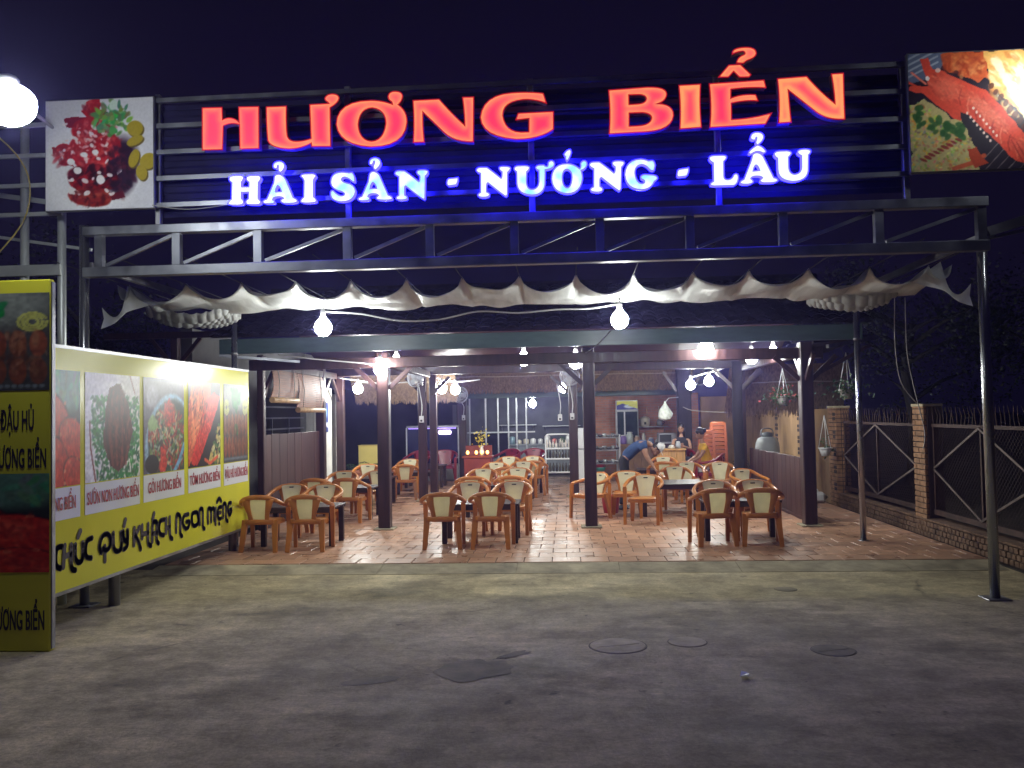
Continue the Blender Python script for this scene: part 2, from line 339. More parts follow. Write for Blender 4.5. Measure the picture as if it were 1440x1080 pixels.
    ('b', 'L', ['M 1388,4235 Q 1394,4258 1440,4258 L 1515,4257 Q 1554,4254 1549,4233 Q 1538,4212 1522,4200 L 1520,4060 Q 1521,4025 1554,4023 Q 1599,4023 1613,4065 Q 1626,4080 1642,4074 Q 1658,4064 1653,4030 Q 1644,3980 1614,3968 L 1432,3969 Q 1391,3972 1393,3989 Q 1404,4005 1425,4013 L 1426,4191 Q 1393,4209 1388,4235 Z']),
    ('b', 'Ẩ', ['M 1792,4245 Q 1801,4272 1838,4270 Q 1870,4263 1890,4233 L 1983,4026 Q 2021,4016 2019,4000 Q 2010,3981 1945,3981 L 1887,3983 Q 1853,3991 1856,4007 Q 1872,4022 1880,4030 Q 1872,4047 1831,4049 Q 1774,4051 1770,4024 Q 1793,4008 1790,3991 Q 1771,3973 1722,3975 Q 1668,3977 1671,3995 Q 1682,4012 1707,4020 L 1769,4170 Q 1786,4211 1792,4245 Z', 'M 1822,4155 Q 1842,4150 1856,4100 L 1793,4096 Q 1801,4143 1822,4155 Z', 'M 1759,4276 Q 1773,4305 1840,4343 Q 1889,4330 1916,4282 Q 1912,4261 1887,4268 Q 1839,4302 1784,4262 Q 1759,4255 1759,4276 Z', 'M 1780,4411 Q 1781,4466 1847,4465 Q 1905,4457 1899,4410 Q 1890,4377 1844,4345 Q 1823,4350 1828,4379 Q 1842,4412 1835,4419 Q 1825,4415 1825,4396 Q 1795,4385 1780,4411 Z']),
    ('b', 'U', ['M 1994,4254 Q 2003,4277 2052,4277 L 2109,4277 Q 2154,4271 2151,4252 Q 2141,4231 2124,4219 L 2123,4122 Q 2127,4055 2177,4051 Q 2238,4055 2244,4118 L 2246,4227 Q 2207,4246 2212,4267 Q 2220,4287 2282,4287 Q 2335,4281 2330,4260 Q 2321,4241 2309,4233 L 2302,4082 Q 2289,3983 2158,3986 Q 2023,4000 2024,4101 L 2024,4211 Q 1997,4229 1994,4254 Z']),
]
STROKES = '7333,752 7276,753 7245,720 7239,636 7255,591 7313,563|7375,754 7354,568|7369,657 7468,665|7475,745 7475,571 7496,524 7540,507|7540,735 7540,622 7584,571 7639,574 7662,621 7658,736|7584,803 7622,851|7812,758 7731,744 7703,671 7719,599 7800,572|7971,596 7943,660 7992,745 8078,759 8136,711 8128,631 8053,603 8003,631|8036,645 8040,505|8192,750 8197,620 8243,568 8322,567 8349,625 8336,737|8381,742 8387,674 8424,638 8462,656 8466,740|8465,663 8457,587 8389,560|8398,798 8425,853|8602,743 8595,573|8705,743 8624,661|8624,661 8687,595 8732,509|8763,750 8762,620|8763,656 8893,660|8894,748 8893,557 8953,511|8984,551 8994,735 9057,754 9091,722 9083,558 9127,510|8994,631 9087,633|8995,787 9026,847|9264,753 9167,746 9135,671 9166,604 9246,583|9304,756 9302,600|9303,649 9389,653|9390,761 9395,559 9448,512|9548,576 9561,756 9616,761 9655,713 9653,546 9695,508|9861,740 9751,733 9715,658 9779,585 9863,590 9889,648 9809,659|10049,744 9973,732 9957,668 9982,599 10047,582 10116,598 10136,662 10110,727 10049,744|10174,582 10177,750 10236,763 10267,722 10265,545 10312,510|10415,568 10417,731 10471,742 10512,712 10510,573|10512,712 10563,735 10604,701 10603,579|10647,723 10644,521|10822,721 10742,721 10711,654 10740,580 10819,577|10711,654 10803,654|10692,797 10758,840 10823,796|10748,517 10761,512|10886,580 10889,741 10947,752 10978,713 10976,554 11030,513|11145,741 11075,739 11037,670 11082,592 11142,604 11157,653 11101,656'

# ------------------------------------------------------------------ ground, yard, dining floor
def mat_yard():
    m, nt, p = nodes('stained yard concrete'); N = nt.nodes; L = nt.links
    tc = N.new('ShaderNodeTexCoord')
    def noise(sc, det, st=(1,1,1), rough=.6):
        mp = N.new('ShaderNodeMapping'); mp.inputs['Scale'].default_value = st
        L.new(tc.outputs['Object'], mp.inputs['Vector'])
        n = N.new('ShaderNodeTexNoise'); n.inputs['Scale'].default_value = sc; n.inputs['Detail'].default_value = det; n.inputs['Roughness'].default_value = rough
        L.new(mp.outputs[0], n.inputs['Vector']); return n.outputs['Fac']
    def rng_(v, a, b, c, d):
        r = N.new('ShaderNodeMapRange'); r.inputs['From Min'].default_value = a; r.inputs['From Max'].default_value = b
        r.inputs['To Min'].default_value = c; r.inputs['To Max'].default_value = d; L.new(v, r.inputs['Value']); return r.outputs[0]
    def mul(a, b):
        q = N.new('ShaderNodeMath'); q.operation = 'MULTIPLY'; L.new(a, q.inputs[0]); L.new(b, q.inputs[1]); return q.outputs[0]
    big = rng_(noise(.40, 5, (1,1.3,1)), .35, .68, .68, 1.25)
    mid = rng_(noise(1.7, 8, (1,.8,1), .68), .32, .7, .62, 1.3)
    fine = rng_(noise(34, 7, (1,1,1), .75), .25, .75, .62, 1.32)
    wash = rng_(noise(1.6, 9, (.5,2.2,1), .78), .56, .74, 1.0, 1.55)
    mot = rng_(noise(7.5, 9, (.9,1.1,1), .75), .3, .7, .66, 1.34)
    streak = rng_(noise(2.4, 6, (.35,2.0,1), .7), .35, .7, .88, 1.16)
    stain = rng_(noise(.9, 7, (1,1.2,1), .62), .52, .60, 1.0, .68)
    mot = mul(mot, stain)
    v = mul(mul(mul(big, mid), mul(fine, wash)), mul(mot, streak))
    spots = rng_(noise(5.5, 3), .66, .72, 1.0, .45)
    v = mul(v, spots)
    vo = N.new('ShaderNodeTexVoronoi'); vo.feature = 'DISTANCE_TO_EDGE'; vo.inputs['Scale'].default_value = .28
    nd = N.new('ShaderNodeTexNoise'); nd.inputs['Scale'].default_value = 1.6; nd.inputs['Detail'].default_value = 6
    L.new(tc.outputs['Object'], nd.inputs['Vector'])
    mixv = N.new('ShaderNodeMix'); mixv.data_type = 'RGBA'; mixv.inputs['Factor'].default_value = .28
    L.new(tc.outputs['Object'], mixv.inputs['A']); L.new(nd.outputs['Color'], mixv.inputs['B'])
    L.new(mixv.outputs['Result'], vo.inputs['Vector'])
    crack = rng_(vo.outputs['Distance'], .0, .006, .5, 1.0)
    cm = rng_(noise(.6, 3), .5, .56, 0., 1.)          # cracks only here and there
    cf = N.new('ShaderNodeMix'); cf.data_type = 'FLOAT'; cf.inputs['A'].default_value = 1.
    L.new(cm, cf.inputs['Factor']); L.new(crack, cf.inputs['B'])
    v = mul(v, cf.outputs['Result'])
    sc = N.new('ShaderNodeVectorMath'); sc.operation = 'SCALE'; sc.inputs[0].default_value = (.48,.40,.235)
    L.new(v, sc.inputs['Scale']); L.new(sc.outputs[0], p.inputs['Base Color'])
    L.new(rng_(noise(1.3, 5), .35, .65, .74, .95), p.inputs['Roughness'])
    b = N.new('ShaderNodeBump'); b.inputs['Strength'].default_value = .8; b.inputs['Distance'].default_value = .016
    hh = N.new('ShaderNodeMath'); hh.operation = 'ADD'
    L.new(noise(16, 10, (1,1,1), .8), hh.inputs[0]); L.new(noise(1.5, 3), hh.inputs[1])
    L.new(hh.outputs[0], b.inputs['Height']); L.new(b.outputs[0], p.inputs['Normal'])
    return m
YARD = mat_yard()
SOIL = mat('bare dark soil', (.06,.048,.036), .95, 0, .4, 1.5, .8)
PATCH = mat('patched concrete', (.19,.157,.10), .85, 0, .4, 5, .5)

MB().add([(-160,-40,-.03),(160,-40,-.03),(160,220,-.03),(-160,220,-.03)], [(0,1,2,3)]).build('ground', SOIL, kind='structure')
# yard: a gently uneven concrete sheet
nx, ny = 60, 50
xs = np.linspace(-14, 4.95, nx); ys = np.linspace(-6, 10.36, ny)
vv = []; 
for y in ys:
    for x in xs:
        vv.append((x, y, .0008*math.sin(x*1.3+y*.7)+.0006*math.sin(y*2.1-x*.6)))
ff = [(j*nx+i, j*nx+i+1, (j+1)*nx+i+1, (j+1)*nx+i) for j in range(ny-1) for i in range(nx-1)]
MB().add(vv, ff, 0, True).build('yard', YARD, kind='structure')
MB().box(4.95,-6,-.028,14,9.2,.0).build('verge', SOIL, kind='structure')

def blob(cx, cy, rx, ry, z, n=40, rough=.12, seed=0, h=.004, ang=0.):
    r = random.Random(seed); ph = [(r.uniform(0,6.28), r.uniform(.3,1)*rough/(k**.6)) for k in range(2,13)]
    out = []
    for i in range(n):
        t = 2*PI*i/n; q = 1+sum(a*math.sin(k*t+p) for k,(p,a) in zip(range(2,13), ph))
        x = rx*q*math.cos(t); y = ry*q*math.sin(t)
        out.append((cx+x*math.cos(ang)-y*math.sin(ang), cy+x*math.sin(ang)+y*math.cos(ang)))
    b = MB(); v = [(x,y,z) for x,y in out] + [(cx+(x-cx)*.97,cy+(y-cy)*.97,z+h) for x,y in out]
    f = [(i,(i+1)%n,n+(i+1)%n,n+i) for i in range(n)] + [tuple(range(n,2*n))]
    return b.add(v, f)
for k,(cx,cy,rx,ry,ro,an) in enumerate([(-.72,6.23,.27,.26,.14,.5),(-1.42,5.97,.20,.085,.10,.35),(-.45,6.62,.16,.05,.2,.8)]):
    blob(cx,cy,rx,ry,.003,80,ro,k+3,.0005,an).build('ground_patch', PATCH, kind='structure')
def cover(cx, cy, r, label, ribs=True, mt=PATCH):
    t = thing('drain_cover', label, 'drain cover', (cx,cy,.004), .3, 'round covers set in the yard')
    MB().lathe([(r,-.006),(r,-.0005),(r*.97,.0),(.001,.0)], 30).build('lid', mt, t)
    if ribs:
        b = MB(); b.box(-r*.8,-.006,-.001,r*.8,.006,.0015); b.build('rib', mt, t)
    MB().lathe([(r*1.06,-.004),(r*1.05,-.002),(r*1.015,-.002),(r*1.01,-.004)], 30, cap=False).build('rim', PATCH2, t)
PATCH2 = mat('dark joint', (.13,.11,.075), .9, 0, .4, 6, .4)
COVM = mat('worn cover concrete', (.40,.335,.21), .85, 0, .35, 6, .5)
cover(.36,6.87,.22,'largest round concrete cover set in the yard, with a cross rib', True, COVM)
cover(.92,6.98,.15,'faint round cover in the yard right of the largest one', False, COVM)
cover(1.99,6.73,.16,'dark round cover farthest right in the yard', True)
cover(2.2,9.0,.11,'small dark cover near the step of the tiled floor', False)
tag(MB().add([(1.15,6.03,.022),(1.20,6.02,.03),(1.22,6.08,.024),(1.17,6.10,.036),(1.15,6.03,.016),(1.20,6.02,.02),(1.22,6.08,.014),(1.17,6.10,.02)],[(0,1,2,3),(7,6,5,4),(0,4,5,1),(1,5,6,2),(2,6,7,3),(3,7,4,0)]).build('paper_scrap', WHITE), 'small white scrap of paper lying on the dark yard', 'paper')

# floor slab with its kerb, terracotta tiles laid in running bond
slab = MB().box(-5.05,10.36,-.02,4.9,24.2,.05).build('dining_floor', GROUT, kind='structure')
kb = MB(); x = -5.1
r_ = random.Random(3)
while x < 4.9:
    w = min(r_.uniform(1.2,1.9), 4.9-x)
    z_ = r_.uniform(-.002,.002); kb.add([(x,9.95,-.02),(x+w-.004,9.95,-.02),(x+w-.004,10.372,-.02),(x,10.372,-.02),(x,9.95,.004),(x+w-.004,9.95,.004),(x+w-.004,10.372,.054+z_),(x,10.372,.054+z_)],[(0,3,2,1),(4,5,6,7),(0,1,5,4),(1,2,6,5),(2,3,7,6),(3,0,4,7)]); x += w
kb.build('kerb', CONC_D, slab)
tw, td = .345, .345
tm = MB().cbox(-tw/2+.005,-td/2+.005,-.012,tw/2-.005,td/2-.005,.010,.004).mesh('tile', TILE)
cnt = 0; rest = MB(); row = 0; y = 10.55
while y < 24.1:
    x = -4.88 - (tw/2 if row % 2 else 0)
    while x < 5.0:
        dz = r_.uniform(-.0015,.0015)
        if x+tw/2 > 4.88 or x-tw/2 < -5.04:                       # cut tiles along the edges
            a0, a1 = max(x-tw/2,-5.04), min(x+tw/2,4.88)
            if a1-a0 > .05: rest.cbox(a0+.005,y-td/2+.005,.04,a1-.005,y+td/2-.005,.06+dz,.004)
            x += tw; continue
        if cnt < 300:
            o = link('tile', tm, slab, loc=(x,y,.05+dz)); o.rotation_euler = (r_.uniform(-.004,.004), r_.uniform(-.004,.004), r_.uniform(-.008,.008)); cnt += 1
        else:
            rest.cbox(x-tw/2+.005,y-td/2+.005,.04,x+tw/2-.005,y+td/2-.005,.06+dz,.004)
        x += tw
    y += td; row += 1
TILE2 = mat('terracotta floor tile far', (.42,.235,.155), .36, 0, .30, 2.9, .1, rvar=.12, detail=1.)
rest.build('far_tiles', TILE2, slab, kind='stuff')

# ------------------------------------------------------------------ entrance frame: poles, truss
fr = thing('entrance_frame', 'tall galvanised steel portal with a trussed beam over the yard entrance', 'frame', (0,8.3,0))
def F(b, n, m=STEEL): 
    b.xf(Matrix.Translation((0,-8.3,0))); return b.build(n, m, fr)
for x, y in ((-4.9,8.38),(4.04,8.5)):
    F(MB().tube([(x,y,-.02),(x,y,3.86)], .047, 16), 'pole', mat('round steel tube', (.45,.46,.48), .25, .9, .2, 3, .05, (1,1,.3), rvar=.1))
    F(MB().cbox(x-.11,y-.11,0,x+.11,y+.11,.014,.004), 'base_plate', STEEL_D)
F(MB().cbox(-4.82,8.2,3.72,3.98,8.3,3.81,.006), 'chord')
F(MB().cbox(-4.82,8.2,3.30,3.98,8.3,3.40,.006), 'chord')
for x in (-4.66,-3.86,-3.03,-2.13,-1.31,-.48,.35,1.21,2.09,2.98,3.92):
    F(MB().box(x-.04,8.215,3.40,x+.04,8.285,3.72), 'strut')
xs_ = [-4.66,-3.86,-3.03,-2.13,-1.31,-.48,.35,1.21,2.09,2.98,3.92]
for a, b_ in zip(xs_[:-1], xs_[1:]):
    F(MB().bar((a+.07,8.25,3.42),(b_-.05,8.25,3.70), .032,.032), 'brace')
# second truss plane and side rails that carry the awning
F(MB().cbox(-4.8,9.25,3.50,4.0,9.32,3.57,.006), 'rear_rail', STEEL_D)
for x in xs_[::2]:
    F(MB().bar((x,8.3,3.35),(x,9.25,3.53), .035,.035), 'tie', STEEL_D)
for x in (-4.88,4.0):
    F(MB().bar((x,8.45,3.46),(x,11.84,3.46), .05,.07), 'side_rail', STEEL_D)
F(MB().bar((4.08,8.45,3.52),(6.6,8.1,4.25), .05,.09), 'outrigger', STEEL_D)
F(MB().bar((4.08,8.45,3.46),(6.2,8.3,3.85), .025,.03), 'outrigger', STEEL_D)

PIPE = mat('bright steel pipe', (.46,.47,.5), .24, .9, .15, 3, .04, (1,1,.3), rvar=.08)
for x, lab in ((-4.72,'slim steel pole behind the yellow billboard, under the left end of the awning'),(3.95,'slim steel pole on the tiles right of the pavilion, under the awning')):
    t = thing('steel_pole', lab, 'pole', (x,11.86,.05), 0, 'poles under the awning')
    MB().tube([(0,0,0),(0,0,3.36)], .04, 14).build('shaft', PIPE, t)
    MB().lathe([(.075,0),(.075,.012),(.045,.02)], 14).build('collar', STEEL_D, t)
    MB().lathe([(.047,2.72),(.047,2.75)], 14).build('joint', STEEL_D, t)

# ------------------------------------------------------------------ awning: scalloped sheet on cables
def awning():
    t = thing('fabric_awning', 'off white scalloped fabric awning hung between the steel poles', 'awning', (0,9.8,3.3))
    px = [-5.32,-5.18,-4.48,-3.81,-3.16,-2.5,-1.84,-1.19,-.52,.13,.79,1.46,2.09,2.76,3.43,4.08,4.33]
    def zpk(x): return 3.475 - (x+5.18)*.0045
    def prof(x, sag):
        for a, b in zip(px[:-1], px[1:]):
            if a <= x <= b+1e-9:
                u = (x-a)/(b-a); s = sag*(1+.16*math.sin(a*7.3+1))*(4*u*(1-u))**(.62+.10*math.sin(a*4.1))
                if b-a < .4: s *= .8
                return s
        return 0
    X = []
    for a, b in zip(px[:-1], px[1:]):
        X += [a+(b-a)*k/14 for k in range(14)]
    X.append(px[-1]); ys = [0,.08,.2,.34,.5,.66,.8,.92,1.0]; v = []; n = len(X)
    for jy, yy in enumerate(ys):
        for i, x in enumerate(X):
            wob = .016*math.sin(9*yy+x*5.3)+.012*math.sin(17*yy-x*9.1+2*math.sin(x*3))
            sag = .205*(1-yy)**1.3+.02*math.sin(x*3.7+yy*3)*yy
            drop = .205*yy**1.15+.012*math.sin(x*4.1)*yy
            z = zpk(x) - prof(x, sag) - drop + wob*min(1,prof(x,1)*1.4)
            v.append((x, yy*1.05, z-3.3))
    k = len(v)
    v += [(a,b,c-.006) for a,b,c in v]
    f = []; m = len(ys)
    for j in range(m-1):
        for i in range(n-1):
            a = j*n+i
            f.append((a,a+1,a+n+1,a+n)); f.append((k+a,k+a+n,k+a+n+1,k+a+1))
    for i in range(n-1):
        f.append((i,k+i,k+i+1,i+1)); q = (m-1)*n+i; f.append((q,q+1,k+q+1,k+q))
    MB().add(v, f, 0, True).build('sheet', FABRIC, t)
    # gathered pleats at either end, stacked behind the sheet
    for x0, x1 in ((-5.45,-4.35),(3.1,4.1)):
        b = MB()
        for q in range(4):
            yy = .95+q*.14; v = []; nn = 110
            top = .02-.012*q; dep = .13+.02*math.sin(q*1.7)
            for i in range(nn+1):
                u = i/nn; x = x0+(x1-x0)*u
                zz = top-.07-dep*(math.sin(PI*u)**.55) - .020*abs(math.sin(u*(27+5*q)+q*2.9+1.3*math.sin(u*7))) + .018*math.sin(u*7+q*2)
                v += [(x,yy-.035,zz+.13),(x,yy,zz),(x,yy+.035,zz+.13)]
            f = []
            for i in range(nn):
                a = i*3; f += [(a,a+1,a+4,a+3),(a+1,a+2,a+5,a+4)]
            b.add(v, f, 0, True)
        b.build('pleat_bundle', FABRIC, t)
    # end flaps
    for sx, x in ((-1,-5.32),(1,4.33)):
        v = []; top = crom([(-.10,.15),(-.02,-.10),(.08,-.20),(.16,-.20),(.24,-.10)],4); bot = crom([(-.36,-.06),(-.2,-.13),(-.02,-.20),(.12,-.29),(.25,-.36)],4)
        n = len(top)
        for a, c in zip(top, bot):
            for w in (0,.5,1.):
                p = a.lerp(c, w); v.append((x-sx*.02+sx*p.x, .06+.22*w*(1-w)+.05*math.sin(p.x*14), p.y+.02))
        f = [(i*3+j,i*3+j+1,i*3+j+4,i*3+j+3) for i in range(n-1) for j in range(2)]
        MB().add(v, f, 0, True).build('end_flap', FABRIC, t)
    for x in px[1:-1]:
        MB().tube([(x,-1.5,zpk(x)-3.3+.015),(x,1.9,zpk(x)-3.3-.05)], .006, 6).build('cable', CABLE_D, t)
awning()

# ------------------------------------------------------------------ flat pictures painted point by point onto a fine grid (flat print)
class Paint:
    def __init__(s, w, h, bg):
        s.w, s.h = w, h
        s.a = np.ones((h, w, 3))*np.array(bg)
        s.X, s.Y = np.meshgrid((np.arange(w)+.5)/w, (np.arange(h)+.5)/h)
    def _put(s, m, col, al=1.):
        m = np.clip(m,0,1)[...,None]*al
        s.a = s.a*(1-m) + np.array(col)*m
    def noise(s, n, seed):
        g = np.random.default_rng(seed).random((n+2, n+2)); x = s.X*n; y = s.Y*n
        xi = x.astype(int); yi = y.astype(int); fx = x-xi; fy = y-yi
        fx = fx*fx*(3-2*fx); fy = fy*fy*(3-2*fy)
        return g[yi,xi]*(1-fx)*(1-fy)+g[yi,xi+1]*fx*(1-fy)+g[yi+1,xi]*(1-fx)*fy+g[yi+1,xi+1]*fx*fy
    def ell(s, cx, cy, rx, ry, col, ang=0., soft=.12, al=1., wob=0., seed=1):
        c, n = math.cos(ang), math.sin(ang); dx = s.X-cx; dy = s.Y-cy
        q = np.sqrt(((dx*c+dy*n)/rx)**2+((-dx*n+dy*c)/ry)**2)
        if wob: q = q + (s.noise(14, seed)-.5)*wob
        s._put((1-q)/soft+.5, col, al)
    def poly(s, pts, col, al=1., wob=0., seed=1):
        X, Y = s.X, s.Y
        if wob:
            X = X+(s.noise(18, seed)-.5)*wob; Y = Y+(s.noise(18, seed+9)-.5)*wob
        m = np.zeros(X.shape, bool); n = len(pts)
        for i in range(n):
            x1,y1 = pts[i]; x2,y2 = pts[(i+1)%n]
            if y1 == y2: continue
            c = ((y1 > Y) != (y2 > Y)) & (X < (x2-x1)*(Y-y1)/(y2-y1)+x1); m ^= c
        s._put(m.astype(float), col, al)
    def line(s, pts, w, col, al=1.):
        for (x1,y1),(x2,y2) in zip(pts[:-1], pts[1:]):
            dx, dy = x2-x1, y2-y1; L2 = dx*dx+dy*dy+1e-9
            t = np.clip(((s.X-x1)*dx+(s.Y-y1)*dy)/L2,0,1)
            d = np.hypot(s.X-x1-t*dx, s.Y-y1-t*dy); s._put((w-d)/(w*.5)+.5, col, al)
    def grain(s, n, amt, seed): s.a = s.a*(1+(s.noise(n, seed)[...,None]-.5)*amt)
    def scat(s, cx, cy, rx, ry, n, pal, sz, seed, ang=None, al=.75, asp=.4, rot=0.):
        r = random.Random(seed); c_, n_ = math.cos(rot), math.sin(rot)
        for k in range(n):
            a = r.uniform(0,6.283); q = math.sqrt(r.random()); dx = rx*q*math.cos(a); dy = ry*q*math.sin(a)
            z = sz*r.uniform(.5,1.4)
            s.ell(cx+dx*c_-dy*n_, cy+dx*n_+dy*c_, z, z*asp, r.choice(pal), r.uniform(0,3.14) if ang is None else ang+r.gauss(0,.3), .7, al*r.uniform(.5,1), .5, k%7)
    def mesh(s, name, w, h):
        nx, ny = s.w, s.h
        gx = np.linspace(0, w, nx); gz = np.linspace(h, 0, ny)
        v = np.zeros((ny, nx, 3)); v[...,0] = gx[None,:]; v[...,2] = gz[:,None]
        idx = np.arange(nx*ny).reshape(ny, nx)
        f = np.stack([idx[1:,:-1], idx[1:,1:], idx[:-1,1:], idx[:-1,:-1]], -1).reshape(-1,4)
        me = bpy.data.meshes.new(name)
        me.from_pydata(v.reshape(-1,3).tolist(), [], f.tolist())
        ca = me.color_attributes.new('paint', 'FLOAT_COLOR', 'POINT')
        lin = np.clip(s.a,0,1)**2.2
        ca.data.foreach_set('color', np.concatenate([lin, np.ones((ny,nx,1))], -1).astype(np.float32).ravel())
        me.materials.append(PICT); me.update()
        return me

def crab_plate(w=150, h=150):
    p = Paint(w, h, (.86,.86,.89))
    p.ell(.42,.62,.46,.46,(.93,.93,.95),0,.3)
    p.ell(.70,.62,.16,.26,(.20,.12,.20),.1,.4)                     # dark side of the dish
    R=(.72,.10,.11); R2=(.83,.20,.20); D=(.42,.05,.07)
    p.poly([(.17,.17),(.30,.15),(.45,.18),(.50,.24),(.30,.26),(.20,.24)],(.55,.12,.18),1,.02,3)
    p.poly([(.38,.01),(.51,.01),(.50,.10),(.58,.13),(.50,.19),(.44,.20),(.32,.11),(.34,.10),(.40,.10)],R,1,.02,4)
    p.ell(.44,.30,.20,.13,R,.2,.1,1,.1,5)
    p.ell(.46,.46,.24,.20,R,0,.06,1,.08,6)
    p.ell(.50,.50,.17,.14,R2,0,.8,.7)
    p.ell(.17,.50,.09,.10,R,-.3,.1,1,.3,7)
    p.poly([(.05,.42),(.20,.44),(.26,.60),(.16,.58),(.07,.50)],(.60,.16,.18),1,.02,8)
    p.ell(.12,.52,.05,.07,(.9,.88,.9),.6,.2)
    p.ell(.44,.72,.24,.13,D,.1,.1,1,.12,9)
    p.ell(.38,.76,.15,.07,R,.1,.2,1,.2,12)
    p.ell(.42,.88,.20,.09,(.58,.16,.12),.12,.12,1,.15,10)
    p.poly([(.20,.76),(.30,.82),(.44,.88),(.30,.86)],(.9,.9,.92),1,.01,3)
    p.poly([(.58,.86),(.72,.84),(.74,.90),(.62,.92)],(.4,.10,.14),1,.01,3)
    p.poly([(.64,.60),(.70,.60),(.71,.66),(.67,.69)],(.88,.86,.88),1,.02,3)
    RP = [(.50,.05,.07),(.66,.09,.10),(.80,.16,.16),(.86,.30,.27),(.92,.46,.42),(.60,.12,.12)]
    p.scat(.44,.30,.19,.11,90,RP,.035,31); p.scat(.46,.46,.23,.18,150,RP,.035,32); p.scat(.17,.50,.08,.09,40,RP,.03,33); p.scat(.44,.10,.09,.08,40,RP,.03,36)
    p.scat(.44,.72,.22,.11,120,[(.22,.03,.05),(.36,.05,.07),(.55,.09,.09),(.72,.2,.18),(.12,.03,.05)],.035,34); p.scat(.42,.88,.19,.08,90,[(.40,.10,.08),(.62,.2,.14),(.74,.34,.24),(.3,.07,.08)],.03,35)
    p.scat(.70,.64,.13,.22,90,[(.16,.08,.14),(.26,.12,.2),(.40,.14,.18),(.12,.08,.14)],.04,37)
    p.scat(.40,.40,.22,.16,46,[(.97,.93,.92),(.95,.80,.78)],.018,38,None,.9,.5)
    r = random.Random(2)
    for k in range(26):                                            # glints and sesame
        x = r.uniform(.16,.62); y = r.uniform(.2,.9)
        p.ell(x,y,r.uniform(.012,.04),r.uniform(.008,.02),(.95,.93,.93),r.uniform(-1,1),.3,.9,.6,k)
    for x,y,sx in ((.36,.50,.04),(.46,.48,.035),(.30,.64,.03),(.52,.73,.042),(.24,.56,.03)): p.ell(x,y,sx,sx*.8,(.96,.95,.95),.3,.2,1,.8,int(x*99))
    for k in range(90):                                            # parsley
        a = r.uniform(0,6.28); q = r.uniform(0,1)
        x = .62+.17*q*math.cos(a); y = .18+.16*q*math.sin(a)
        p.ell(x,y,r.uniform(.02,.045),r.uniform(.012,.025),(r.uniform(.15,.55),r.uniform(.45,.78),r.uniform(.2,.45)),r.uniform(0,3),.5,.9,1.1,k+40)
    p.ell(.63,.06,.035,.05,(.82,.9,.85),.4,.3)
    for x,y,a,rx,ry in ((.83,.28,0,.075,.07),(.83,.39,-.4,.08,.04),(.82,.55,1.9,.085,.045),(.95,.58,-.6,.08,.07),(.89,.68,-.2,.05,.07)):
        p.ell(x+.012,y+.014,rx,ry,(.42,.36,.14),a,.1); p.ell(x,y,rx,ry,(.70,.62,.18),a,.1)
    p.grain(74,.06,4)
    return p
